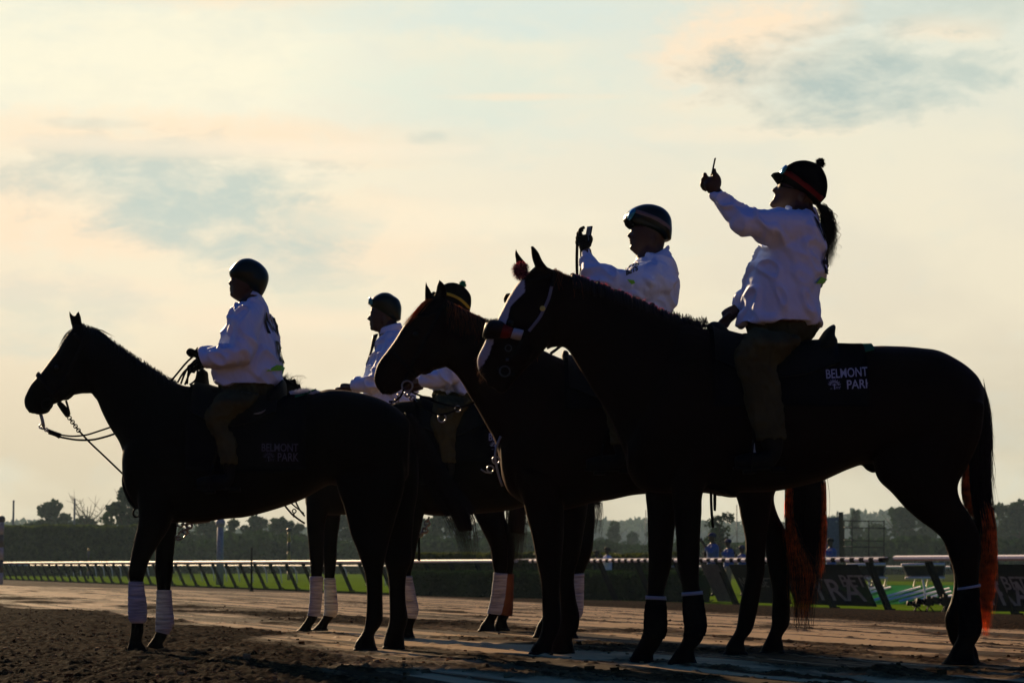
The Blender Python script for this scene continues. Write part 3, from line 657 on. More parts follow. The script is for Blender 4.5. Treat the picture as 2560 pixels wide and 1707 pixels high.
bars = [((2138, 1480), (2215, 1462)), ((2143, 1490), (2225, 1467)), ((2180, 1501), (2300, 1466)), ((2215, 1500), (2350, 1464)), ((2250, 1502), (2372, 1470)), ((2290, 1502), (2376, 1478)), ((2135, 1472), (2165, 1463)), ((2330, 1503), (2378, 1488))]
bl = ['leftmost of the bars', 'long one left of the gap', 'frontmost long one in the gap', 'crossing the gap behind the dark post', 'long one right of the dark post', 'behind the small camera', 'short one at the upper left', 'short one by the big horse hoof']
for (a, b), t in zip(bars, bl):
    g = G(); p, q_ = onz(*a, -.40), onz(*b, -.40); g.limb([(*p, .04), (*q_, .04)], 8, 1); tag(g.obj('white_bar', M_rail), 'white bar lying on the green matting, ' + t, 'bar', 'white bars lying on the matting')
# remote camera on the ground by the rail
def ground_cam(px, Y, lab, s=1.0):
    b = np.array(at(px, Y, -.45)); root = empty('remote_camera', b, lab, 'camera', 'remote cameras under the rail')
    G().box(b + (0, 0, .22 * s), (.09 * s, .06, .07 * s)).box(b + (0, 0, .31 * s), (.04 * s, .05, .025 * s)).obj('body', M_leather, root, smooth=False)
    G().limb([(*(b + (-.08 * s, -.02, .22 * s)), .05 * s), (*(b + (-.24 * s, -.05, .24 * s)), .065 * s)], 10, 1).obj('lens', M_leather, root)
    for a in (0, 2.1, 4.2):
        G().limb([(*(b + (0, 0, .16 * s)), .014), (*(b + (.13 * math.cos(a), .13 * math.sin(a), 0)), .012)], 6, 1).obj('leg', M_leather, root)
ground_cam(2320, 47, 'small black camera on a low tripod under the rail near the big horse hoof'); ground_cam(2290, 47.5, 'small black camera against the second dark post', .8); ground_cam(2362, 47, 'black camera housing partly behind the big horse hind leg', 1.1)

# ------------------------------------------------------------------ poles, screen, scaffold
M_pole = mat('grey_pole', (.12, .13, .13), .6); M_wpole = mat('weathered_white_post', (.22, .24, .26), .6); M_ypole = mat('yellow_paint', (.40, .26, .02), .5); M_bpole = mat('black_paint', (.02, .02, .02), .5)
def pole(name, px, Y, top, r, lab, m=M_pole, group=None, cap=None):
    b = np.array(at(px, Y)); z1 = CAMZ + (HY - top) / F * Y; root = empty(name, b, lab, 'pole' if 'pole' in name else 'post', group)
    G().limb([(b[0], b[1], -.55, r), (b[0], b[1], z1, r * .8)], 10, 1).obj('shaft', m, root)
    if cap: G().ball((b[0], b[1], z1 + r * .4), r * 1.3, 10).obj('cap', cap, root)
    return root, b, z1
pole('light_pole', 31, 260, 1251, .13, 'thin grey pole at the far left above the hedge', group='thin poles behind the hedge')
pole('light_pole', 184, 260, 1246, .13, 'thin grey pole between the round tree and the bare tree', group='thin poles behind the hedge')
pole('light_pole', 1615, 300, 1275, .07, 'thin pole just left of the big horse forelegs', group='thin poles behind the hedge')
pole('light_pole', 1843, 280, 1262, .07, 'thin pole left of the bay horse hind legs', group='thin poles behind the hedge')
pole('light_pole', 2094, 260, 1278, .05, 'thin antenna mast above the blue grey screen', group='thin poles behind the hedge')
pole('marker_post', 550, 115, 1312, .19, 'thick weathered white post on the grass behind the rail', M_wpole, cap=M_wpole)
def banded(name, px, Y, top, r, lab, ms, nb):
    b = np.array(at(px, Y)); z1 = CAMZ + (HY - top) / F * Y; root = empty(name, b, lab, 'pole', 'striped marker poles')
    for i in range(nb):
        z = -.55 + (z1 + .55) * i / nb; zz_ = -.55 + (z1 + .55) * (i + 1) / nb
        G().limb([(b[0], b[1], z, r), (b[0], b[1], zz_, r)], 10, 1).obj('band', ms[i % 2], root)
    G().ball((b[0], b[1], z1 + r), r * 1.5, 10).obj('ball', ms[1], root)
banded('marker_pole', 722, 150, 1330, .11, 'yellow and black banded pole behind the rail', (M_ypole, M_bpole), 5)
banded('marker_pole', 2, 120, 1305, .13, 'black and white banded pole at the left edge of the photo', (M_wpole, M_bpole), 5)
banded('marker_pole', 221, 160, 1376, .06, 'short yellow pole in front of the clipped hedge', (M_bpole, M_ypole), 3)
b = np.array(at(629, 80)); root = empty('thin_post', b, 'slim dark post standing on the grass right of the white post', 'post'); G().limb([(*b, .035), (b[0], b[1], CAMZ + (1410 - 1368) / F * 80, .03)], 8, 1).obj('shaft', M_post, root); G().ball((b[0], b[1], -.42), .1, 8).obj('foot', M_post, root)
# big screen and scaffold
Y = 120; c = P(2072, 1345, Y); root = empty('big_screen', (c[0], c[1], -.5), 'flat blue grey screen seen from behind left of the scaffold', 'screen')
G().box(P(2070, 1345, Y), (.68, .06, 1.04)).obj('panel', mat('slate_screen', (.08, .11, .17), .6), root, smooth=False)
G().box(P(2103, 1340, Y - .05), (.10, .12, 1.2)).obj('frame', M_post, root, smooth=False); G().ball(P(2091, 1303, Y - .1), .07, 8).obj('lamp_knob', M_white, root)
root = empty('scaffold', at(2150, 125), 'dark scaffold frame beside the blue grey screen', 'scaffold'); g = G(); Y = 125
for x in (2110, 2130, 2172, 2210): g.limb([(*P(x, 1300, Y), .03), (*P(x, 1420, Y), .03)], 6, 1)
for y in (1301, 1318, 1350, 1366): g.limb([(*P(2106, y, Y), .03), (*P(2212, y + 2, Y), .03)], 6, 1)
g.obj('frame', M_post, root); g = G()
for y in (1317, 1349, 1365): g.box(P(2119, y, Y - .1), (.2, .1, .02))
g.obj('step', M_frame, root, smooth=False)
# ------------------------------------------------------------------ photographers behind the rail
M_blue = mat('blue_vest_fabric', (.03, .09, .30), .8, .2, bump=.3); M_navy = mat('navy_cap', (.012, .02, .08), .8, .2); M_khaki2 = mat('pale_khaki', (.22, .18, .12), .8, .1, bump=.3); M_wshirt = mat('white_shirt', (.6, .6, .68), .8, .1); M_dark = mat('dark_clothes', (.012, .012, .014), .8, .1)
def bystander(px, Y, top, lab, shirt, hat, face=-1, arms=True, lean=0.0, gear='camera', seed=0, trou=None):
    x, y, _ = at(px, Y); z0 = -.47; H = CAMZ + (HY - top) / F * Y - z0; s = H / 1.75; root = empty('person', (x, y, z0), lab, 'person', 'photographers behind the rail')
    def q(a, b_, c_, r): return (x + a * s + lean * c_ * s * face, y + b_ * s, z0 + c_ * s, r * s)
    g = G()
    for sd_ in (-1, 1): g.limb([q(0, .1 * sd_, .85, .085), q(.02 * face, .11 * sd_, .48, .06), q(0, .12 * sd_, .07, .042), q(.1 * face, .12 * sd_, .03, .03)], 10, 3)
    g.limb([q(0, 0, .8, .13), q(0, 0, 1.1, .14), q(0, 0, 1.38, .15), q(0, 0, 1.48, .06), q(.02 * face, 0, 1.6, .085), q(.02 * face, 0, 1.68, .095), q(.01 * face, 0, 1.74, .05)], 12, 3)
    g.ball(q(.11 * face, 0, 1.6, 0)[:3], .02 * s, 6)
    for sd_ in (-1, 1):
        g.limb([q(0, .2 * sd_, 1.4, .055), q(.06 * face, .26 * sd_, 1.16, .045), q(.26 * face, .12 * sd_, 1.46, .035), q(.3 * face, .06 * sd_, 1.55, .032)], 8, 3)
        for k in range(4): g.limb([q(.3 * face, .06 * sd_, 1.52 + .02 * k, .012), q(.34 * face, .03 * sd_, 1.53 + .02 * k, .01)], 6, 1)
    fuse(g, 'body', .028 * s, M_skin, root, 1)
    g = G(); g.limb([q(0, 0, .86, .165), q(0, 0, 1.1, .165), q(0, 0, 1.36, .18), q(0, 0, 1.46, .10)], 12, 3)
    for sd_ in (-1, 1): g.limb([q(0, .19 * sd_, 1.4, .075), q(.06 * face, .26 * sd_, 1.16, .062), q(.2 * face, .17 * sd_, 1.36, .05)], 8, 3)
    fuse(g, 'shirt', .03 * s, shirt, root, 1)
    g = G()
    for sd_ in (-1, 1): g.limb([q(0, .09 * sd_, .92, .12), q(.02 * face, .11 * sd_, .48, .085), q(0, .12 * sd_, .10, .07)], 10, 3)
    fuse(g, 'trousers', .03 * s, trou or M_khaki2, root, 1)
    g = G(); g.ball(q(.01 * face, 0, 1.69, 0)[:3], (.115 * s, .10 * s, .085 * s), 12); g.box(q(.13 * face, 0, 1.67, 0)[:3], (.06 * s, .06 * s, .008)); g.obj('cap', hat, root)
    if gear:
        r2 = empty('handheld_camera', q(.34 * face, 0, 1.55, 0)[:3], 'black camera held up by the ' + ' '.join(lab.split(',')[0].split()[:10]), 'camera', 'cameras held by the photographers')
        G().box(q(.33 * face, 0, 1.57, 0)[:3], (.035 * s, .07 * s, .045 * s)).obj('body', M_leather, r2, smooth=False); G().limb([q(.36 * face, 0, 1.57, .035), q(.36 * face + .16 * face, 0, 1.58, .045)], 10, 1).obj('lens', M_leather, r2)
bystander(1782, 74, 1333, 'capped photographer in blue vest, tallest between the big horse legs', M_blue, M_navy)
bystander(1822, 75, 1348, 'photographer in a bright blue vest and navy cap, middle of the blue group', M_blue, M_navy)
bystander(1856, 75, 1364, 'photographer in a blue vest, rightmost beside the bay horse hind leg', M_blue, M_navy)
bystander(1765, 78, 1378, 'crouching photographer in dark clothes left of the blue group', M_dark, M_dark)
bystander(2078, 77, 1346, 'photographer in a blue vest in front of the blue grey screen', M_blue, M_dark)
bystander(1519, 77, 1368, 'person in white shirt and pale trousers shooting left behind the striped rail', M_wshirt, M_dark)
bystander(1493, 79, 1376, 'person in dark clothes half hidden behind the bay horse forelegs', M_dark, M_dark)
# ------------------------------------------------------------------ loose clods
g = G(); rg = np.random.default_rng(5); k = 0
while k < 2600:
    Y = 8.5 * (30 / 8.5) ** rg.uniform(0, 1); X = rg.uniform(-1, 1) * (.225 * Y + .4); rr = float(roughmask(np.array([X]), np.array([Y]))[0])
    if rg.uniform(0, 1) > .03 + rr: continue
    z = float(gheight(np.array([X]), np.array([Y]))[0]); s = rg.uniform(.003, .010) * (2.2 if rg.uniform() < .05 else 1)
    a = rg.normal(size=(8, 3)) * .18 + np.array([(i, j, l) for i in (-1, 1) for j in (-1, 1) for l in (-1, 1)]) * .75; g.add(a * s * (1.2, 1.2, .8) + (X, Y, z + s * .3), [(0, 1, 3, 2), (4, 6, 7, 5), (0, 4, 5, 1), (2, 3, 7, 6), (0, 2, 6, 4), (1, 5, 7, 3)]); k += 1
tag(g.obj('dirt_clods', M_dirt2), 'loose crumbly clods of dirt scattered over the track', 'dirt', kind='stuff')
# ------------------------------------------------------------------ haze
hz = bpy.data.materials.new('haze_air'); hz.use_nodes = True; t = hz.node_tree; t.nodes.clear(); o_ = t.nodes.new('ShaderNodeOutputMaterial'); pv = t.nodes.new('ShaderNodeVolumePrincipled')
pv.inputs['Color'].default_value = (.50, .74, .92, 1); pv.inputs['Density'].default_value = .00017; pv.inputs['Anisotropy'].default_value = .2; t.links.new(pv.outputs[0], o_.inputs['Volume'])
g = G().box((0, 640, 22), (500, 700, 23.6)); tag(g.obj('haze', hz, smooth=False), 'thin pale evening haze over the racecourse', 'haze', kind='stuff')
# ------------------------------------------------------------------ horses
def horse(key, Y, label, trunk, neck, head, ears, legs, base, patches=(), voxel=.0105, extra=None):
    cx = float(np.mean([secs(Y, trunk)[:, 0]])); root = empty('horse', (cx, Y, 0), label, 'horse', 'horses standing in line on the track')
    g = G(); g.loft(secs(Y, trunk, e=2.15), 32, 4)
    for nk in neck.split('|'): g.loft(secs(Y, nk, e=2.1), 24, 4)
    hs = secs(Y, head, e=2.3); g.loft(hs, 24, 4)
    for e_ in ears.split('|'): g.loft(secs(Y, e_, e=2.0), 12, 4)
    mid = hs[len(hs) // 3]                       # eye ridge, nostril, cheek
    for sd_ in (-1, 1):
        c = mid[:3] + mid[3:6] * -.45 + (0, sd_ * mid[7] * .86, 0); g.ball(c, (.030, .018, .024), 12)
        c = hs[len(hs) // 2 - 1][:3] + hs[len(hs) // 2 - 1][3:6] * .35 + (0, sd_ * .07, 0); g.ball(c, (.075, .028, .08), 14)
        n_ = hs[-2]; c = n_[:3] + n_[3:6] * -.25 + (0, sd_ * n_[7] * .8, 0); g.ball(c, (.018, .012, .022), 10)
    for dy, tx in legs: g.loft(secs(Y, tx, wdef=.42, e=2.2, dy=dy), 18, 4)
    if extra: extra(g)
    def muscle(co): return (vnoise3(co, 5.0, 3) - .5) * .012 + (vnoise3(co, 14.0, 8) - .5) * .004
    body = fuse(g, 'body', voxel, M_coat, root, 3, disp=muscle); paint(body, base, patches)
    for sd_ in (-1, 1): c = mid[:3] + mid[3:6] * -.45 + (0, sd_ * (mid[7] * .86 + .010), 0); G().ball(c, (.017, .012, .016), 12).obj('eye', M_helmet, root)
    for dy, tx in legs:
        a = secs(Y, tx, wdef=.42, dy=dy)[-2:]; c = a[-1].copy(); b = a[0] * .35 + a[1] * .65
        for r_, k in ((b, 1.02), (c, 1.04)): r_[3:9] *= k
        G().loft(np.array([b, (b + c) / 2, c]), 18, 1).obj('hoof', M_leather, root)
    return root, body
def wrap(root, Y, dy, tx, m=M_bandage, name='leg_bandage', grow=1.05):
    a = secs(Y, tx, wdef=.44, dy=dy); A = crom(a, 6)
    for i in range(len(A)): A[i, 3:9] *= grow * (1 + .022 * math.sin(i * 2.2))
    g = G(); v, f = loft(A, 20, 1); g.add(v, f); return g.obj(name, m, root)

# --- leftmost horse
YA = 14.0
trA = """310 1120 312 1210 .1; 330 1070 330 1254 .17; 380 1000 380 1302 .22; 440 965 442 1308 .25; 500 968 500 1306 .27; 560 985 560 1299 .29; 620 992 620 1293 .3; 700 996 700 1270 .3; 760 990 760 1246 .28;
 800 978 800 1222 .28; 830 973 830 1210 .27; 880 978 880 1225 .27; 940 993 940 1235 .26; 990 1018 985 1235 .2; 1025 1050 1020 1190 .12"""
nkA = "200 830 225 930 .08; 226 823 232 985 .09; 252 828 243 1001 .095; 291 859 255 1030 .1; 340 892 268 1056 .12; 388 923 281 1079 .14; 430 950 298 1107 .17; 470 965 312 1150 .2; 505 972 330 1210 .22"
hdA = """206 812 226 824 .05; 184 820 240 868 .08; 163 845 240 925 .1; 146 875 231 978 .1; 129 898 204 984 .09; 113 919 175 990 .075; 95 940 152 1004 .062; 78 959 131 1013 .057; 65 982 127 1026 .057; 59 1000 119 1034 .055; 63 1022 102 1038 .045; 74 1030 90 1038 .03"""
eaA = "180 822 200 818 .022; 175 800 188 797 .02; 173 786 179 785 .012; 171 775 173 775 .004|186 818 206 814 .022; 187 797 203 796 .022; 191 784 200 784 .014; 194 777 196 777 .004"
lgA = [(-.13, """340 1190 435 1200 .09; 346 1290 432 1300; 335 1352 395 1366; 326 1398 374 1402; 321 1432 364 1432; 324 1453 358 1453; 327 1490 357 1490; 329 1540 358 1545; 326 1580 360 1575; 323 1597 354 1603; 320 1612 362 1612; 315 G 369 G"""),
       (.13, """375 1190 450 1205 .09; 392 1290 444 1300; 390 1350 438 1352; 388 1400 434 1400; 387 1432 433 1432; 392 1474 427 1474; 396 1520 426 1520; 394 1560 424 1565; 385 1588 417 1592; 374 1604 406 1610; 368 1612 410 1614; 363 G 413 G"""),
       (-.12, """815 1030 1000 1060 .1; 822 1130 1012 1150 .11; 840 1210 1012 1220 .1; 860 1270 992 1290 .085; 876 1332 975 1345 .065; 893 1375 965 1385; 903 1405 960 1410; 914 1440 957 1440; 917 1490 957 1490; 915 1539 957 1545; 909 1574 950 1565; 896 1595 936 1585; 889 1605 938 1602; 883 G 944 G"""),
       (.14, """880 1060 1040 1060 .1; 890 1150 1046 1150 .11; 905 1220 1046 1220 .09; 925 1290 1036 1290 .07; 945 1350 1031 1350 .05; 960 1400 1031 1400; 971 1440 1016 1440; 974 1500 1014 1500; 974 1550 1020 1545; 966 1578 1012 1575; 961 1596 1010 1592; 956 G 1012 G""")]
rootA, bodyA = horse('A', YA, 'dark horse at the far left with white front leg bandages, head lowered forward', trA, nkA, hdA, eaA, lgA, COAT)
wrap(rootA, YA, -.13, "322 1453 358 1453; 321 1476 361 1476; 321 1510 366 1510; 322 1545 366 1547; 330 1557 360 1557")
wrap(rootA, YA, .13, "392 1474 428 1474; 391 1520 431 1520; 390 1552 434 1556; 389 1577 422 1585")
bvA = bvh_of(bodyA)
g = G(); strands(g, secs(YA, "186 818 200 818 .03; 165 834 178 842 .04; 152 860 166 870 .04; 145 876 158 884 .03"), 130, .0013, (0, .1), (.6, 1), .012, seed=3); g.obj('forelock', mat('light_forelock', (.10, .06, .03), .5, trans=.5), rootA)
def mane(root, Y, crest, m, n=500, droop=.16, lift=.01, seed=4, name='mane', r=.0016, w=.02):
    g = G(); rg = np.random.default_rng(seed); A = crom([P(x, y, Y) for x, y in crest], 8)
    for k in range(n):
        q = rg.uniform(0, len(A) - 1.01); i = int(q); p = A[i] * (1 - q + i) + A[i + 1] * (q - i) + (0, rg.uniform(-w, w), -.012); s = -1 if rg.uniform() < .7 else 1; l = droop * rg.uniform(.5, 1.2); up = lift * rg.uniform(0, 1.6)
        hair(g, [p, p + (rg.normal() * .004 + .004, s * .02, up), p + (rg.normal() * .012 + .012, s * l * .45, up * .6 - l * .25), p + (rg.normal() * .02 + .02, s * l * .62, -l * .8)], r)
    return g.obj(name, m, root)
mane(rootA, YA, [(206, 812), (240, 824), (268, 843), (323, 881), (388, 923), (440, 955)], M_hair, 700, .2, .014)
g = G(); rg = np.random.default_rng(8)
for k in range(12): x0 = 222 + k * 2.4; hair(g, [P(x0, 826, YA), P(x0 + 6, 818 + k * .6, YA), P(x0 + 18, 820 + k, YA), P(x0 + 30 + k, 830 + k * 1.2, YA)], .002)
g.obj('stray_mane_hair', M_hair, rootA)
def tail(root, Y, S, n, m=M_hair, core=.75, seed=2, r=.0017, t1=(.6, 1), name='tail', wig=.03, m2=None, n2=0, S2=None, spread=1.05):
    A = secs(Y, S); B = A.copy(); B[:, 3:9] *= core; k = len(B); B[-1, 3:9] *= .3
    g = G(); g.loft(B[:max(3, int(k * .8))], 14, 3); strands(g, A, n, r, (0, .3), t1, wig, seed=seed, steps=10, spread=spread); t_ = g.obj(name, m, root)
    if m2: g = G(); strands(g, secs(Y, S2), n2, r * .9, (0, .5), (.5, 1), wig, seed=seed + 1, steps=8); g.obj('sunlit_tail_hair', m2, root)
    return t_
tail(rootA, YA, "1005 1030 1035 1035 .03; 1030 1090 1062 1075 .05; 1050 1160 1100 1145 .06; 1075 1230 1142 1215 .07; 1110 1285 1182 1268 .07; 1135 1330 1192 1325 .055; 1152 1368 1188 1364 .03; 1166 1396 1176 1394 .01", 420, core=.62, t1=(.55, 1))
# bridle, reins
def bridle(root, bv, Y, cheek, nose, brow=None, m=M_leather, w=.022, ring=None, name='bridle'):
    g = G()
    for pts in [cheek, nose, brow]:
        if pts: ribbon_on(g, bv, Y, pts, w)
    if ring: g.torus(P(ring[0], ring[1], Y - .075), .03, .006)
    o = g.obj(name, m, root); return o
bridle(rootA, bvA, YA, [(222, 826), (200, 870), (175, 920), (150, 965), (118, 1008)], [(94, 940), (115, 962), (140, 998)], [(183, 835), (200, 850), (218, 858)], ring=(118, 1010))
g = G().loft(secs(YA, "90 941 97 929 .03; 100 952 107 938 .066; 122 978 132 962 .07; 142 1003 152 992 .066"), 12, 3); g.obj('noseband', M_leather, rootA)
g = G()
a = [P(100, 1036, YA), P(104, 1050, YA), P(107, 1066, YA)]; g.limb([(*p, .006) for p in a], 6, 2); g.limb([(*(p + (.012, -.01, 0)), .005) for p in a], 6, 2)
g.torus(P(103, 1066, YA), .012, .004); g.chain(P(105, 1067, YA), P(122, 1078, YA), 4, .004, .010); g.obj('bit_shanks', M_steel, rootA)
g = G(); 
g.limb([(*P(x, y, YA), .011) for x, y in ((120, 1076), (135, 1082), (152, 1088))], 8, 2); g.limb([(*P(x, y, YA + .01), .012) for x, y in ((122, 1080), (140, 1086), (150, 1092))], 8, 2)
g.limb([(*P(x, y, YA), .0055) for x, y in ((148, 1086), (180, 1090), (215, 1087), (245, 1078), (278, 1067))], 6, 4)
g.limb([(*P(x, y, YA - .1), .0065) for x, y in ((150, 1092), (190, 1099), (230, 1099), (262, 1092), (287, 1084))], 6, 4)
rA = g.obj('reins', M_leather, rootA)
g = G(); g.loft(secs(YA, "142 1010 152 1003 .02; 152 1026 166 1016 .02; 163 1041 175 1036 .018; 166 1043 174 1040 .01"), 8, 2); g.limb([(*P(x, y, YA), .007) for x, y in ((165, 1001), (170, 1018), (174, 1036))], 6, 2)
g.chain(P(172, 1042, YA), P(198, 1078, YA), 7, .0035, .011); g.limb([(*P(x, y, YA), .006) for x, y in ((197, 1076), (225, 1106), (262, 1141), (309, 1186))], 6, 3)
g.limb([(*P(x, y, YA - .03), .013) for x, y in ((312, 1180), (310, 1210), (322, 1245), (340, 1270))], 8, 3)
g.torus(P(344, 1280, YA - .05), .03, .007, (.2, 1, 0), sc=(1, .8)); g.limb([(*P(x, y, YA - .05), .011) for x, y in ((348, 1286), (358, 1298), (372, 1312))], 6, 2)
g.obj('martingale', M_leather, rootA)
g = G(); g.chain(P(445, 1308, YA), P(478, 1314, YA), 3, .006, .018); g.torus(P(455, 1336, YA), .03, .006, (0, 1, .1), sc=(1.3, .6)); g.limb([(*P(438, 1341, YA), .007), (*P(452, 1342, YA), .006)], 6, 1); g.chain(P(462, 1332, YA), P(476, 1312, YA), 3, .005, .014)
g.limb([(*P(480, 1307, YA), .008), (*P(505, 1305, YA), .008), (*P(525, 1303, YA), .006)], 6, 2); g.obj('girth_chain', M_steel, rootA)
# --- middle horses far behind
YD = 18.0
lgD = [(-.1, """765 1190 840 1200 .07; 765 1300 815 1305; 769 1350 812 1350; 773 1400 810 1405; 776 1440 806 1440; 778 1490 803 1490; 773 1528 799 1530; 762 1550 790 1553; 753 1562 781 1565; 741 G 779 G"""),
       (.1, """790 1190 860 1210 .07; 800 1290 850 1300; 806 1350 844 1350; 808 1398 842 1398; 811 1444 837 1444; 813 1490 839 1490; 810 1530 840 1530; 798 1552 828 1552; 789 1563 820 1562; 777 G 820 G"""),
       (-.1, """1120 1110 1240 1120 .08; 1150 1200 1254 1200 .08; 1183 1283 1258 1290 .06; 1202 1321 1262 1320; 1225 1367 1270 1365; 1232 1413 1270 1413; 1236 1432 1266 1432; 1229 1490 1260 1490; 1221 1528 1251 1530; 1209 1550 1239 1550; 1201 1560 1237 1560; 1194 G 1239 G"""),
       (.1, """1150 1120 1250 1130 .08; 1175 1200 1260 1210 .07; 1200 1283 1262 1290; 1225 1340 1280 1340; 1245 1380 1288 1380; 1250 1432 1282 1432; 1250 1490 1280 1490; 1246 1525 1279 1530; 1240 1548 1268 1550; 1236 1558 1270 1558; 1232 G 1275 G""")]
rootD, bodyD = horse('D', YD, 'dark horse farthest back, bandaged legs seen below the leftmost horse belly', """765 1180 765 1265 .1; 790 1120 790 1283 .18; 840 1068 840 1287 .24; 900 1055 900 1285 .26; 980 1065 980 1282 .28; 1070 1068 1070 1275 .28; 1140 1060 1140 1255 .27; 1200 1068 1195 1250 .25; 1240 1100 1235 1230 .14""",
    "700 950 745 965 .07; 705 985 765 990 .08; 715 1030 800 1040 .1; 735 1080 840 1070 .13; 755 1150 880 1090 .17", "706 941 740 964 .08; 700 945 738 985 .1; 680 965 735 1010 .1; 655 1000 720 1050 .08; 635 1035 685 1080 .06; 618 1062 658 1092 .055; 615 1075 645 1095 .045", "737 975 752 972 .02; 743 964 753 963 .012; 748 955 749 955 .003|728 950 740 960 .02; 733 946 741 952 .012; 736 942 738 943 .003", lgD, COAT, voxel=.013)
for dy, t_ in ((-.1, "775 1440 808 1440; 775 1490 805 1490; 771 1528 801 1530; 768 1537 798 1541"), (.1, "810 1444 838 1444; 811 1490 842 1490; 811 1525 844 1525; 808 1537 838 1542"), (-.1, "1235 1430 1268 1433; 1228 1490 1262 1490; 1220 1525 1254 1529; 1218 1532 1250 1536")):
    wrap(rootD, YD, dy, t_)
wrap(rootD, YD, .1, "1250 1432 1284 1434; 1249 1490 1283 1490; 1246 1525 1281 1530; 1243 1534 1279 1540", mat('brown_leg_bandage', (.10, .035, .015), .85, .1, bump=.5, bscale=40))
tail(rootD, YD, "1245 1100 1265 1105 .03; 1258 1180 1302 1190 .06; 1266 1260 1318 1265 .07; 1266 1330 1314 1335 .06; 1270 1385 1302 1390 .04; 1276 1425 1290 1428 .015", 380, core=.8)
g = G(); strands(g, secs(YD, "702 944 744 970 .06; 712 930 756 960 .07; 728 925 768 948 .07"), 160, .0022, (0, .2), (.15, .8), .02, seed=5); 
for k in range(9): hair(g, [P(724 + k, 944, YD), P(734 + k, 942 - k * .6, YD), P(746 + k * 1.5, 942 - k * .5, YD), P(754 + k * 2, 948 - k * .3, YD)], .002)
g.obj('forelock', M_hair, rootD)
mane(rootD, YD, [(745, 968), (768, 1000), (820, 1050), (900, 1060)], M_hair, 200)
g = G().limb([(*P(x, y, YD - .1), .008) for x, y in ((708, 1257), (730, 1285), (762, 1308))], 6, 2).limb([(*P(x, y, YD - .1), .006) for x, y in ((722, 1252), (738, 1266), (760, 1283))], 6, 2).chain(P(736, 1272, YD - .12), P(734, 1292, YD - .12), 2, .005, .014).limb([(*P(x, y, YD - .1), .007) for x, y in ((738, 1250), (748, 1272), (762, 1290))], 6, 2); g.obj('breast_straps', M_leather, rootD)
YF = 16.3
lgF = [(-.1, """1000 1180 1075 1210 .08; 1000 1280 1060 1285; 995 1350 1045 1350; 992 1400 1036 1400; 998 1440 1028 1440; 1008 1490 1038 1490; 1015 1525 1044 1525; 1012 1548 1040 1546; 1003 1568 1032 1570; 995 G 1037 G"""),
       (.12, """1010 1180 1085 1210 .08; 995 1280 1050 1285; 985 1350 1030 1350; 983 1400 1022 1400; 982 1440 1010 1440; 980 1490 1008 1490; 980 1530 1010 1530; 975 1552 1006 1552; 970 1568 1008 1568; 966 G 1010 G"""),
       (-.12, """1330 1090 1478 1110 .09; 1350 1200 1486 1200 .09; 1370 1270 1488 1280 .08; 1395 1330 1486 1335 .06; 1415 1375 1480 1383; 1428 1410 1468 1415; 1432 1440 1458 1440; 1430 1490 1457 1490; 1430 1530 1455 1530; 1414 1555 1444 1558; 1402 1572 1440 1572; 1396 G 1446 G"""),
       (.12, """1330 1100 1450 1120 .09; 1335 1220 1450 1240 .08; 1350 1300 1440 1310; 1375 1370 1430 1380; 1375 1430 1408 1430; 1366 1500 1398 1500; 1356 1540 1390 1545; 1344 1560 1378 1562; 1340 1572 1378 1572; 1331 G 1376 G""")]
rootF, bodyF = horse('F', YF, 'dark horse behind the bay head, carrying the rider with the green pompom', """995 1150 995 1230 .1; 1020 1050 1020 1265 .18; 1060 1016 1060 1286 .25; 1110 1012 1110 1289 .27; 1190 1018 1190 1284 .28; 1280 1035 1280 1275 .28; 1360 1035 1360 1250 .27; 1430 1045 1430 1240 .25; 1478 1085 1472 1210 .14""",
    "920 1075 992 1004 .1; 950 1100 1035 1001 .13; 985 1150 1072 1003 .17; 1000 1190 1100 1015 .2", "970 1006 1000 1030 .06; 940 1016 1000 1060 .1; 915 1050 985 1100 .1; 895 1090 950 1140 .08; 885 1130 925 1170 .06; 878 1160 905 1190 .05", "955 1030 975 1020 .02; 958 1012 966 1010 .01; 960 1004 962 1004 .003|970 1025 990 1018 .02; 974 1010 984 1008 .01; 979 1003 981 1003 .003", lgF, COAT, voxel=.013)
wrap(rootF, YF, -.1, "998 1440 1029 1438; 1008 1490 1040 1490; 1015 1524 1046 1522; 1014 1543 1040 1546"); wrap(rootF, YF, -.12, "1431 1434 1460 1432; 1428 1490 1459 1490; 1429 1528 1457 1530; 1421 1543 1448 1547")
tail(rootF, YF, "1465 1080 1480 1085 .03; 1472 1150 1490 1150 .05; 1478 1220 1494 1220 .06; 1482 1260 1502 1262 .05; 1484 1310 1498 1318 .03; 1485 1350 1490 1352 .01", 160, core=.7)
g = G().loft(secs(YF, "1044 1285 1050 1285 .004; 1045 1340 1050 1340 .004; 1044 1400 1051 1402 .004"), 6, 2); g.obj('hanging_strap', M_leather, rootF)
g = G().chain(P(1029, 1341, YF), P(1062, 1330, YF), 4, .006, .02).chain(P(1062, 1330, YF), P(1072, 1294, YF), 4, .006, .018); g.obj('girth_chain', M_steel, rootF)

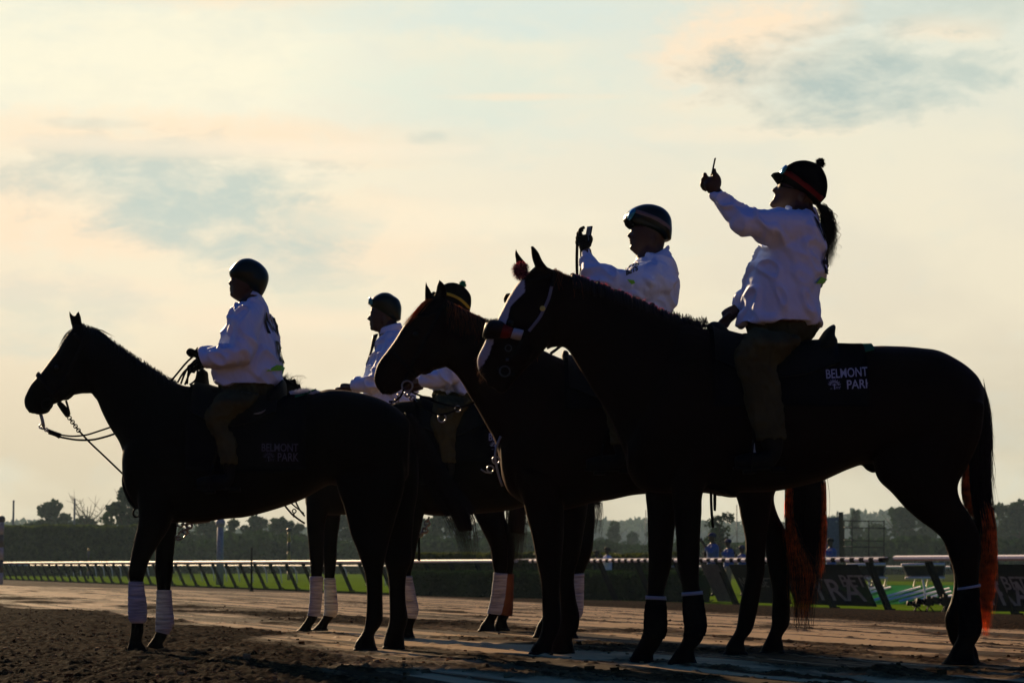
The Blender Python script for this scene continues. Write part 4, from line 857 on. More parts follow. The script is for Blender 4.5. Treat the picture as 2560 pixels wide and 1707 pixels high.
# --- bay horse
YC = 13.4
lgC = [(-.13, """1290 1170 1400 1200 .1; 1310 1265 1410 1270; 1328 1337 1410 1340; 1339 1394 1405 1400; 1349 1440 1402 1445; 1354 1490 1400 1490; 1355 1559 1402 1559; 1344 1598 1392 1590; 1331 1613 1382 1612; 1320 G 1382 G"""),
       (.13, """1380 1170 1470 1200 .1; 1390 1265 1470 1270; 1392 1337 1458 1340; 1395 1394 1448 1394; 1397 1440 1436 1440; 1398 1490 1440 1490; 1400 1530 1450 1536; 1396 1570 1446 1572; 1385 1598 1430 1598; 1380 1612 1434 1614; 1375 G 1437 G"""),
       (-.13, """1780 1080 1955 1110 .1; 1812 1180 1948 1185 .1; 1842 1245 1933 1240 .08; 1851 1291 1925 1290 .065; 1863 1344 1916 1350; 1865 1390 1912 1395; 1866 1432 1911 1432; 1857 1474 1903 1470; 1847 1525 1895 1520; 1840 1570 1882 1572; 1824 1598 1864 1597; 1815 1613 1862 1610; 1807 G 1870 G"""),
       (.13, """1820 1100 1990 1110 .1; 1850 1180 1965 1190 .1; 1885 1240 1936 1238 .07; 1893 1291 1945 1285; 1908 1340 1970 1335; 1914 1390 1984 1378; 1920 1432 1980 1430; 1929 1480 1976 1480; 1928 1530 1975 1530; 1928 1564 1972 1562; 1914 1598 1955 1590; 1906 1613 1958 1608; 1900 G 1961 G""")]
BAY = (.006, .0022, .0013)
rootC, bodyC = horse('C', YC, 'bay horse in the middle with red lit forelock, in front of the pompom rider', """1250 1090 1255 1190 .1; 1275 1040 1275 1235 .17; 1330 960 1330 1270 .22; 1400 912 1400 1277 .25; 1480 908 1485 1256 .27; 1528 920 1528 1249 .28; 1585 945 1585 1236 .3; 1650 945 1650 1231 .3; 1750 935 1750 1230; 1795 930 1795 1238 .28; 1840 925 1840 1243 .28; 1900 935 1890 1225 .27; 1960 960 1950 1205 .22; 1995 1010 1985 1170 .12""",
    """1105 752 1116 900 .08; 1119 749 1118 916 .09; 1153 769 1136 930 .1; 1190 786 1153 952 .1; 1219 800 1168 978 .12; 1290 840 1190 1015 .14; 1360 876 1215 1060 .17; 1400 895 1240 1110 .2; 1440 908 1258 1200 .22""",
    """1086 745 1116 752 .05; 1062 755 1132 800 .085; 1035 784 1138 850 .1; 1008 816 1128 905 .1; 986 852 1095 921 .1; 968 878 1060 930 .08; 949 904 1031 952 .065; 939 930 1012 967 .057; 937 952 997 978 .057; 944 970 980 986 .045; 954 980 970 986 .03""",
    "1062 755 1086 748 .024; 1062 735 1080 733 .022; 1062 718 1071 716 .014; 1062 701 1064 701 .004|1089 752 1117 755 .026; 1089 733 1118 735 .026; 1091 716 1115 716 .022; 1095 704 1106 704 .014; 1097 697 1100 697 .004", lgC, BAY)
bvC = bvh_of(bodyC)
M_mahog = mat('mahogany_forelock', (.42, .14, .045), .5, .2, var=.4, trans=.75)
mane(rootC, YC, [(1116, 752), (1140, 762), (1165, 775), (1190, 786), (1219, 800), (1270, 828), (1330, 858)], M_mahog, 500, .18, .008, r=.0014)
g = G(); strands(g, secs(YC, "1070 746 1092 750 .06; 1051 761 1072 776 .09; 1033 783 1052 800 .09; 1018 800 1034 812 .08; 1004 818 1020 828 .05"), 420, .0016, (0, .1), (.6, 1), .012, seed=13); g.obj('forelock', M_mahog, rootC)
g = G(); rg = np.random.default_rng(3)
for k in range(46): x = rg.uniform(948, 1010); y = 975 + (x - 948) * .05 + rg.uniform(-2, 8); p = P(x, y, YC + rg.uniform(-.05, .05)); hair(g, [p, p + (rg.normal() * .006 - .003, 0, -.014), p + (rg.normal() * .014 - .006, 0, -.032)], .0009)
g.obj('chin_whiskers', mat('pale_whiskers', (.3, .25, .18), .5, trans=.5), rootC)
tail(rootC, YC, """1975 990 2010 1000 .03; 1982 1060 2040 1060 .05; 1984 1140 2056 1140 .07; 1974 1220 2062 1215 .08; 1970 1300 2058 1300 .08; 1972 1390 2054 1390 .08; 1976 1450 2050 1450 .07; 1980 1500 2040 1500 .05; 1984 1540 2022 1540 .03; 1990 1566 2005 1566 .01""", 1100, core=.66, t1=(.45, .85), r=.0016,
     m2=M_glowhair, n2=700, S2="1962 1215 1985 1215 .07; 1964 1290 1984 1290 .07; 1968 1350 2000 1350 .08; 1975 1420 2040 1420 .08; 1985 1500 2030 1500 .06; 1990 1560 2010 1560 .02")
g = G(); strands(g, secs(YC, "2046 1200 2066 1200 .06; 2046 1280 2064 1280 .06; 2044 1340 2064 1340 .06; 2044 1390 2058 1390 .05; 2044 1440 2052 1440 .03"), 320, .0013, (0, .4), (.5, 1), .02, seed=31); g.obj('sunlit_tail_fringe', M_glowhair, rootC)
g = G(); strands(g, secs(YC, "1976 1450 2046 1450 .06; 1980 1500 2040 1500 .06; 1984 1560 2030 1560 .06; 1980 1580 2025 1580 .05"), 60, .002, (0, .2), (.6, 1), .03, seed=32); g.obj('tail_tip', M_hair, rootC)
g = G()
for pts in ([(1112, 760), (1085, 810), (1052, 870), (1022, 930), (1008, 962)], [(980, 878), (1005, 905), (1042, 940)], [(1030, 786), (1070, 790), (1108, 770)]): ribbon_on(g, bvC, YC, pts, .02)
g.obj('bridle', M_leather, rootC)
G().torus(P(1018, 965, YC - .07), .03, .005).obj('bit_ring', M_steel, rootC); G().torus(P(1105, 1045, YC - .1), .022, .0045).obj('rein_ring', M_steel, rootC); G().torus(P(1145, 1022, YC - .1), .016, .004).obj('rein_ring', M_steel, rootC)
g = G().chain(P(1015, 982, YC), P(1040, 1003, YC), 4, .005, .014).chain(P(1000, 985, YC), P(990, 1005, YC), 3, .004, .012); g.obj('curb_chain', M_steel, rootC)
g = G()
for pts in (((1030, 980), (1086, 1003), (1140, 1017), (1165, 1014), (1187, 1006)), ((1034, 1000), (1079, 1031), (1100, 1036), (1120, 1033), (1142, 1024)), ((1010, 972), (1002, 990), (988, 1002), (972, 1004))): g.limb([(*P(x, y, YC - .1), .0062) for x, y in pts], 6, 3)
g.obj('reins', M_leather, rootC)
g = G()
for pts in (((1443, 610), (1442, 650), (1443, 694)), ((1453, 622), (1454, 660), (1452, 700), (1460, 740)), ((1367, 870), (1376, 866), (1384, 863)), ((1376, 884), (1390, 874), (1400, 866), (1425, 850))): g.limb([(*P(x, y, YC), .0095) for x, y in pts], 6, 3, .4)
g.obj('raised_reins', M_leather, rootC)
g = G().limb([(*P(x, y, YC - .22), .008) for x, y in ((1252, 1090), (1242, 1115), (1238, 1145), (1246, 1185), (1256, 1215))], 6, 3).torus(P(1240, 1150, YC - .2), .02, .004).limb([(*P(x, y, YC - .22), .005) for x, y in ((1202, 1172), (1214, 1180), (1230, 1182))], 6, 2); g.torus(P(1226, 1172, YC - .24), .018, .004); g.obj('breast_straps', M_steel, rootC)

# --- big horse
YE = 12.15
lgE = [(.13, """1620 1140 1720 1160 .1; 1614 1230 1700 1235; 1618 1291 1690 1300; 1620 1375 1681 1375; 1620 1413 1679 1413; 1619 1451 1668 1455; 1617 1480 1661 1480; 1616 1500 1664 1500; 1612 1528 1666 1528; 1610 1575 1666 1575; 1600 1603 1655 1602; 1588 1624 1638 1627; 1581 1636 1632 1638; 1571 G 1635 G"""),
       (-.13, """1670 1140 1780 1160 .1; 1680 1230 1757 1233; 1685 1275 1754 1275; 1690 1337 1750 1337; 1693 1400 1748 1410; 1702 1451 1748 1459; 1707 1482 1754 1482; 1708 1528 1760 1520; 1712 1572 1765 1562; 1705 1603 1756 1598; 1691 1624 1738 1620; 1682 1640 1736 1636; 1668 G 1743 G"""),
       (-.13, """2190 960 2462 1010 .12; 2182 1070 2452 1090 .13; 2184 1150 2420 1165 .12; 2196 1196 2398 1204 .11; 2230 1230 2396 1230 .095; 2262 1266 2406 1258 .08; 2300 1300 2424 1285 .065; 2335 1326 2440 1315 .055; 2358 1350 2449 1345 .05; 2374 1390 2449 1385; 2388 1432 2446 1440; 2395 1463 2446 1463; 2396 1500 2447 1500; 2398 1562 2452 1566; 2394 1595 2446 1594; 2382 1618 2434 1612; 2370 1640 2432 1634; 2354 G 2443 G"""),
       (.13, """2190 1000 2440 1010 .11; 2190 1100 2430 1100 .11; 2215 1200 2392 1200 .1; 2262 1262 2400 1250 .08; 2305 1304 2420 1285; 2352 1338 2432 1320; 2366 1375 2436 1365; 2380 1415 2432 1410; 2384 1455 2428 1455; 2376 1500 2424 1500; 2362 1540 2416 1545; 2364 1570 2418 1575; 2374 1600 2424 1600; 2384 1620 2440 1618; 2372 G 2448 G""")]
WH = (.34, .35, .38)
def sheath(g): g.loft(secs(YE, "2155 1150 2195 1170 .04; 2160 1168 2190 1180 .03; 2166 1174 2182 1182 .015"), 12, 2); g.ball(P(1272, 748, YE + .09), (.03, .03, .035), 12); g.loft(secs(YE, "1765 1222 1800 1226 .2; 1790 1236 1835 1243 .16; 1838 1236 1850 1244 .05"), 12, 2)
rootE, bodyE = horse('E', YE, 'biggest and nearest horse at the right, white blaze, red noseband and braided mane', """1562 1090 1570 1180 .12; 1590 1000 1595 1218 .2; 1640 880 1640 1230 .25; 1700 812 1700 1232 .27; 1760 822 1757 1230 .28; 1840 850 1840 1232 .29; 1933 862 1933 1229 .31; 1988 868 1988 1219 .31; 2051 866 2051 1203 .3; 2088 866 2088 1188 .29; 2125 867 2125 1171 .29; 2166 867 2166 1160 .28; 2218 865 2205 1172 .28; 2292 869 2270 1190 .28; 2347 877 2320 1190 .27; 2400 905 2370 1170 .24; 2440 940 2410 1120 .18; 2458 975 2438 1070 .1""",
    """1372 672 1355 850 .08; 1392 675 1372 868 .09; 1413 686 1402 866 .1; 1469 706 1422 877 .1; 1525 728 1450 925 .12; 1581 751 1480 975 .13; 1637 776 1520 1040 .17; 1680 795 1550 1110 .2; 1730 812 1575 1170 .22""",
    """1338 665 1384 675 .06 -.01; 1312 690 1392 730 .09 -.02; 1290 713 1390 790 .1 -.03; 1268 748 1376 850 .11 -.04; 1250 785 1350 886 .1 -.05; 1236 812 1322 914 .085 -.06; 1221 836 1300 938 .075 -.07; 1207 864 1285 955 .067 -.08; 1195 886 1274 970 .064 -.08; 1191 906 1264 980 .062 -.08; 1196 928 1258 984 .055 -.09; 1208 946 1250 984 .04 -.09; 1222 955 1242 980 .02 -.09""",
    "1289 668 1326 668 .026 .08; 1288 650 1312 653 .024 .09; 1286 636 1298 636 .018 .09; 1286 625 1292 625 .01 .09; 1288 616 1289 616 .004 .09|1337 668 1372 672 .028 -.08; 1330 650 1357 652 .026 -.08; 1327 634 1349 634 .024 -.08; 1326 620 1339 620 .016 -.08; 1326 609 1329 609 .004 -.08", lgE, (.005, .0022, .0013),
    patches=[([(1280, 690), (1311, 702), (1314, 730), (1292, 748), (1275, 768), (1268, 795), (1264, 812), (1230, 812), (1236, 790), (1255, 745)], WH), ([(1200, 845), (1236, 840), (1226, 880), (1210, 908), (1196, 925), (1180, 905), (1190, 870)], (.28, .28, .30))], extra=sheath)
bvE = bvh_of(bodyE)
# pompom on the forelock, yarn braids along the crest
g = G(); gp = G(); gp.ball(P(1302, 678, YE - .05), .036, 14); rg = np.random.default_rng(12); c0 = P(1302, 678, YE - .05)
for k in range(1500):
    d = rg.normal(size=3); d /= np.linalg.norm(d); hair((g, gp, gp)[k % 3], [c0 + d * .02, c0 + d * .035 + rg.normal(size=3) * .003, c0 + d * .052 * rg.uniform(.85, 1.08)], .0024)
po = gp.obj('forelock_pompom', M_plum, rootE); g.obj('pink_yarn', M_pink, po)
crE = crom([P(x, y, YE - .005) for x, y in ((1430, 692), (1441, 695), (1469, 704), (1497, 715), (1525, 726), (1553, 738), (1581, 749), (1609, 760), (1637, 774), (1665, 788), (1693, 799), (1721, 808), (1750, 812))], 6)
g1, g2, g3 = G(), G(), G(); K = 44
for k in range(K):
    q = (k + .5) / K * (len(crE) - 1); i = int(q); c = crE[i] + (crE[min(i + 1, len(crE) - 1)] - crE[i]) * (q - i) + rg.normal(size=3) * .003 + (0, 0, .006)
    r_ = .013 * rg.uniform(.8, 1.3)
    (g1 if k % 2 else g2).ball(c, (r_, r_, r_), 7); g3.limb([(*(c + (0, -.01, 0)), .011), (*(c + (.004, -.05, -.03)), .010), (*(c + (.01, -.075, -.08)), .007)], 6, 2)
    for _ in range(26 if k < 36 else 10):
        d = rg.normal(size=3) * (1, 1, .8) + (0, 0, .4); d /= np.linalg.norm(d); hair(g1 if k % 2 else g2, [c, c + d * .012, c + d * .024 * rg.uniform(.6, 1.2)], .0016)
g3.obj('mane_braids', M_hair, rootE); g1.obj('pink_braid_yarn', M_pink, rootE); g2.obj('dark_braid_yarn', mat('dark_red_yarn', (.10, .02, .03), .9, .1, var=.4, trans=.2), rootE)
mane(rootE, YE, [(1384, 671), (1413, 684), (1440, 694)], M_mahog, 160, .12, .008, r=.0014)
mane(rootE, YE, [(1665, 790), (1700, 801), (1735, 810), (1765, 812)], M_hair, 260, .12, .035, seed=9)
# noseband, cheek straps, bit
g = G().loft(secs(YE, "1206 842 1214 808 .07 -.07; 1214 848 1228 800 .11 -.07; 1232 853 1250 802 .125 -.07; 1248 853 1262 808 .125 -.07"), 20, 3)
rg = np.random.default_rng(4)
for k in range(700):
    a = rg.uniform(0, 6.28); p = P(rg.uniform(1214, 1246), 826, YE - .07) + (0, .095 * math.cos(a), .045 * math.sin(a)); hair(g, [p, p + rg.normal(size=3) * .006 + (0, .01 * math.cos(a), .008 * math.sin(a))] * 1 + [p + (rg.normal() * .006, .02 * math.cos(a), .017 * math.sin(a))], .0013)
g.obj('fleece_noseband', M_hair, rootE)
G().loft(secs(YE, "1246 851 1261 809 .128 -.06; 1262 854 1276 815 .128 -.06; 1275 853 1288 821 .122 -.05"), 20, 3).obj('red_noseband', M_red, rootE)
G().loft(secs(YE, "1274 856 1287 819 .130 -.05; 1286 858 1299 822 .142 -.05; 1300 860 1311 826 .145 -.05"), 20, 3).obj('white_noseband', M_white, rootE)
g = G(); ribbon_on(g, bvE, YE, [(1379, 716), (1372, 745), (1362, 768), (1350, 792), (1335, 812), (1322, 828)], .016); g.obj('white_cheek_strap', mat('dim_white_strap', (.11, .115, .14), .7), rootE)
g = G()
for pts in ([(1379, 680), (1379, 716)], [(1322, 828), (1305, 850), (1290, 880), (1270, 900)], [(1315, 700), (1345, 700), (1378, 690)], [(1240, 920), (1262, 935), (1285, 935)]): ribbon_on(g, bvE, YE, pts, .018)
g.obj('bridle', M_leather, rootE)
M_dull = mat('dull_steel', (.05, .06, .07), .45, metal=1)
G().torus(P(1271, 870, YE - .16), .016, .003).obj('cheek_ring', M_dull, rootE); G().torus(P(1262, 928, YE - .16), .026, .004).obj('bit_ring', M_dull, rootE); G().box(P(1268, 899, YE - .165), (.008, .004, .007)).obj('buckle', M_dull, rootE)
p = P(1356.5, 771, YE - .14); G().limb([(*p, .014), (*(p + (0, .006, 0)), .014)], 16, 1).obj('yellow_tag', mat('yellow_disc', (.55, .50, .10), .6), rootE)
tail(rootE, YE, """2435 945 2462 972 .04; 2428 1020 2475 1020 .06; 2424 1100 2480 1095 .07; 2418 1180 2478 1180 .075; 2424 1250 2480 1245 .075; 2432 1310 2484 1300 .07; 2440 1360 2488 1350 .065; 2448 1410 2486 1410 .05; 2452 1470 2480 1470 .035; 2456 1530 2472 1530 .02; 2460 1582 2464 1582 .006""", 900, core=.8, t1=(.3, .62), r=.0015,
     m2=M_glowhair, n2=900, S2="2430 1250 2480 1250 .06; 2440 1300 2488 1300 .08; 2446 1360 2492 1360 .08; 2448 1420 2488 1420 .07; 2450 1480 2482 1480 .05; 2456 1540 2474 1540 .03; 2460 1590 2464 1590 .01", wig=.02)
g = G(); strands(g, secs(YE, "2412 1150 2420 1150 .05; 2404 1200 2422 1200 .06; 2408 1240 2424 1240 .06; 2416 1275 2430 1275 .05; 2424 1300 2434 1300 .04"), 330, .0013, (0, .5), (.6, 1), .01, seed=41); g.obj('inner_tail_hair', M_glowhair, rootE)  # strands coloured orange for the sun glow along the inner tail edge
g = G(); rg = np.random.default_rng(6)
for k in range(70): y = rg.uniform(945, 1200); x = 2458 + (y - 945) * .12 * (1 if y < 1040 else 0) + (12 if y > 1040 else 0); p = P(x, y, YE + rg.uniform(-.03, .03)); l = rg.uniform(.04, .16); hair(g, [p, p + (.012, 0, -l * .4), p + (.02 + rg.uniform(0, .02), 0, -l)], .0014)
g.obj('loose_tail_hair', M_hair, rootE)
g = G(); rg = np.random.default_rng(16)
for k in range(60): y = rg.uniform(890, 950); x = 1192 + (y - 890) * .16 + rg.uniform(0, 16); p = P(x, y, YE - .08 + rg.uniform(-.06, .02)); hair(g, [p, p + (-.008, -.004, -.006), p + (-.016 + rg.normal() * .004, -.006, -.022)], .0009)
g.obj('muzzle_whiskers', mat('ginger_whiskers', (.35, .16, .07), .5, trans=.5), rootE)
for dy, t_ in ((.13, "1616 1488 1663 1490; 1616 1497 1664 1499"), (-.13, "1706 1480 1754 1476; 1707 1489 1755 1485"), (-.13, "2396 1468 2448 1459; 2396 1474 2449 1466")): wrap(rootE, YE, dy, t_, M_white, 'wrap_strap', 1.1)
for dy, t_ in ((.13, "1616 1498 1664 1500; 1611 1530 1667 1530; 1609 1575 1667 1575; 1604 1592 1660 1596"), (-.13, "1707 1486 1755 1484; 1707 1528 1762 1522; 1711 1570 1767 1562; 1708 1590 1762 1588"), (-.13, "2395 1472 2448 1468; 2396 1510 2449 1505; 2398 1560 2454 1564; 2396 1590 2448 1590")): wrap(rootE, YE, dy, t_, M_boot, 'leg_wrap', 1.04)
G().loft(secs(YE, "1774 1228 1781 1228 .004; 1775 1270 1782 1270 .004; 1779 1318 1786 1320 .004"), 6, 3).obj('hanging_strap', M_leather, rootE); G().loft(secs(YE, "1783 1228 1791 1228 .004; 1783 1260 1791 1260 .004; 1784 1276 1790 1277 .004"), 6, 2).obj('hanging_strap', M_leather, rootE)

# ------------------------------------------------------------------ saddles and cloths
def saddle(root, bv, Y, cant, horn, x0, x1, zc, skirt, cloth, pad=None, text=None, tm=M_letter):
    # skirt/cloth: (px0, px1, lower edge angle)
    s = G(); a, b = P(skirt[0], 1000, Y)[0], P(skirt[1], 1000, Y)[0]
    drape(s, bv, Y, a, b, zc, -skirt[2], skirt[2], .022, .014, 14, 30, lambda t: (-skirt[2] * (.75 + .25 * math.sin(t * 3.14)), skirt[2] * (.75 + .25 * math.sin(t * 3.14))))
    s.loft(secs(Y, cant, e=2.2), 20, 3)
    for h in horn.split('|'): s.loft(secs(Y, h, e=2.0), 14, 3)
    so = s.obj('saddle', M_leather, root)
    c = G(); a, b = P(cloth[0], 1000, Y)[0], P(cloth[1], 1000, Y)[0]; drape(c, bv, Y, a, b, zc, -cloth[2], cloth[2], .008, .008, 22, 40); co = c.obj('saddle_cloth', M_cloth, root)
    if pad:
        c = G(); a, b = P(pad[0], 1000, Y)[0], P(pad[1], 1000, Y)[0]; drape(c, bv, Y, a, b, zc, -pad[2], pad[2], pad[3], .007, 12, 24, lambda t: (-pad[2] * (1 - .4 * t), pad[2] * (1 - .4 * t))); c.obj('green_pad', M_green, root)
    return so, co
def tree_logo(s):
    v = []; f = []
    def seg(x0, y0, x1, y1, w):
        d = np.array((x1 - x0, y1 - y0)); d = d / np.linalg.norm(d); n = np.array((-d[1], d[0])) * w / 2; k = len(v)
        for p, q in ((np.array((x0, y0)), 1), (np.array((x1, y1)), .5)): v.append((*(p + n * q), 0)); v.append((*(p - n * q), 0))
        f.append((k, k + 1, k + 3, k + 2))
    seg(.5 * s, 0, .5 * s, .45 * s, .10 * s)
    for i in range(17):
        a = math.pi * (i + .5) / 17; r0 = .26; r1 = .52 if i % 2 else .44; seg(.5 * s - r0 * s * math.cos(a), .30 * s + r0 * .9 * s * math.sin(a), .5 * s - r1 * s * math.cos(a), .30 * s + r1 * .95 * s * math.sin(a), .045 * s)
    for i in range(7):
        a = math.pi * (i + .5) / 7; seg(.5 * s, .28 * s, .5 * s - .22 * s * math.cos(a), .28 * s + .22 * s * math.sin(a), .035 * s)
    for i in range(3): seg(.62 * s + i * .13 * s, .02 * s, .62 * s + i * .13 * s, .16 * s, .04 * s)
    seg(.6 * s, .16 * s, .92 * s, .17 * s, .05 * s); seg(.9 * s, .17 * s, .98 * s, .25 * s, .04 * s); seg(.3 * s, .0, .3 * s, .12 * s, .04 * s); seg(.2 * s, .0, .2 * s, .09 * s, .03 * s)
    return v, f
def letter(co, Y, x0, y0, x1, y1, m, x2, x3, y3, rise=0.0, s1='BELMONT', s2='PARK'):
    bv = bvh_of(co); mpp = Y / F
    def row(w, xa, xb, yb, hpx):
        size = hpx * mpp / .70; v, f = text_mesh(w, size, .001); W = max(q[0] for q in v); k = (xb - xa) * mpp / W
        return text_side('', 1, bv, Y, xa, yb, scx=k, rise=rise, extra=(v, f))
    row(s1, x0, x1, y1, y1 - y0).obj('lettering', m, co, smooth=False)
    row(s2, x2, x3, y3, (y3 - y1) * .85).obj('lettering', m, co, smooth=False)
    g = text_side('', 1, bv, Y, x0 + (x2 - x0) * .08, y3 + 1, extra=tree_logo((y3 - y1) * 1.02 * mpp * 1.25)); g.obj('tree_emblem', m, co, smooth=False)
zA = P(600, 1140, YA)[2]
sA, cA = saddle(rootA, bvA, YA, "655 1005 712 1010 .2; 668 985 715 990 .19; 690 968 716 972 .16; 702 955 714 957 .10; 706 950 712 951 .05", "488 990 552 1000 .12; 486 968 528 972 .07; 487 950 522 950 .045; 492 932 520 932 .035; 498 926 514 926 .03; 503 922 510 922 .02|528 968 560 985 .14; 520 975 575 1000 .16", 0, 0, zA, (490, 700, 62), (480, 775, 108), (742, 790, 22, .016))
M_dimletter = mat('dim_lettering', (.05, .05, .08), .7, .2)
letter(cA, YA, 667, 1115, 757, 1134, M_dimletter, 706, 758, 1158)
g = G(); rg = np.random.default_rng(2)
for k in range(900): x = rg.uniform(726, 798); p = P(x, 985 + .02 * abs(x - 760), YA + rg.uniform(-.10, .06)); d = rg.normal(size=3) * (.5, .6, .2) + (.1, -.1, 1); d /= np.linalg.norm(d); hair(g, [p, p + d * .02, p + d * .042 * rg.uniform(.5, 1.1) * (1.1 - abs(x - 765) / 60)], .0022)
g.obj('fleece_trim', M_fleece, rootA)
G().limb([(*P(x, y, YA - .33), r_) for x, y, r_ in ((634, 1034, .002), (645, 1033, .005), (655, 1030, .005), (664, 1024, .002))], 8, 3).obj('saddle_glint', M_steel, rootA)  # bright sliver shaped as a specular glint on the saddle, not a ring
sE, cE = saddle(rootE, bvE, YE, "2020 880 2092 872 .2; 2040 858 2090 856 .2; 2052 840 2084 844 .17; 2062 826 2084 834 .15; 2072 817 2086 822 .11; 2079 813 2085 816 .06", "1764 838 1850 850 .14; 1768 815 1830 835 .10; 1776 806 1812 816 .06; 1784 804 1800 808 .03|1848 850 1900 862 .16; 1852 836 1890 846 .15", 0, 0, P(1900, 1040, YE)[2], (1780, 2085, 60), (1770, 2152, 84), (2080, 2176, 42, .008))
letter(cE, YE, 2046, 934, 2150, 957, M_letter, 2096, 2160, 983, .05)
G().loft(secs(YE, "1884 1108 1887 1108 .003 -.36; 1884 1124 1888 1124 .003 -.36; 1881 1132 1891 1132 .004 -.36; 1881 1144 1891 1144 .004 -.36"), 8, 1).obj('white_pull_tab', mat('grey_blue_tab', (.25, .30, .36), .6), rootE)
sC, cC = saddle(rootC, bvC, YC, "1600 960 1650 965 .2; 1620 930 1650 935 .18; 1635 915 1650 920 .1", "1404 912 1440 920 .10; 1404 890 1424 896 .04; 1407 880 1422 882 .03; 1409 876 1418 877 .02", 0, 0, P(1560, 1080, YC)[2], (1420, 1640, 60), (1410, 1700, 66))
sF, cF = saddle(rootF, bvh_of(bodyF), YF, "1190 1080 1225 1085 .18; 1200 1060 1225 1065 .15; 1208 1050 1224 1052 .08", "1036 1060 1062 1064 .08; 1038 1042 1056 1044 .03; 1040 1032 1052 1034 .02", 0, 0, P(1150, 1160, YF)[2], (1050, 1215, 58), (1040, 1310, 88))
letter(cF, YF, 1222, 1088, 1300, 1106, M_letter, 1260, 1302, 1128)
sD, cD = saddle(rootD, bvh_of(bodyD), YD, "1000 1090 1030 1095 .18; 1008 1072 1030 1076 .15; 1016 1064 1028 1066 .08", "866 1072 890 1076 .08; 868 1056 884 1058 .03; 870 1048 880 1050 .02", 0, 0, P(950, 1170, YD)[2], (880, 1025, 58), (870, 1080, 66))
# ------------------------------------------------------------------ riders
def fist(g, c, d, s=1.0, r=.0095, side=-1):      # c: palm centre, d: direction the knuckles point
    c = np.array(c); d = np.array(d, float); d /= np.linalg.norm(d); y = np.array((0, 1.0, 0)); u = np.cross(d, y)
    g.limb([(*(c - d * .045 * s), .024 * s), (*c, .033 * s), (*(c + d * .028 * s), .030 * s)], 12, 3, .8)
    g.ball(c + d * .034 * s + u * .018 * s, (.022 * s, .034 * s, .020 * s), 12)
    for k in range(4):
        o = c + y * (k - 1.5) * .019 * s + d * .03 * s; ln = (1, 1.1, 1.05, .85)[k]
        g.limb([(*o, r * s), (*(o + d * .026 * s * ln + u * .004), r * s), (*(o + d * .030 * s * ln + u * .026 * s), r * .95 * s), (*(o + d * .004 * s + u * .036 * s), r * .85 * s)], 8, 3)
    o = c + y * side * .03 * s - d * .005; g.limb([(*o, r * 1.15 * s), (*(o + d * .028 * s + y * side * .008), r * s), (*(o + d * .05 * s + u * .01), r * .9 * s)], 8, 3)
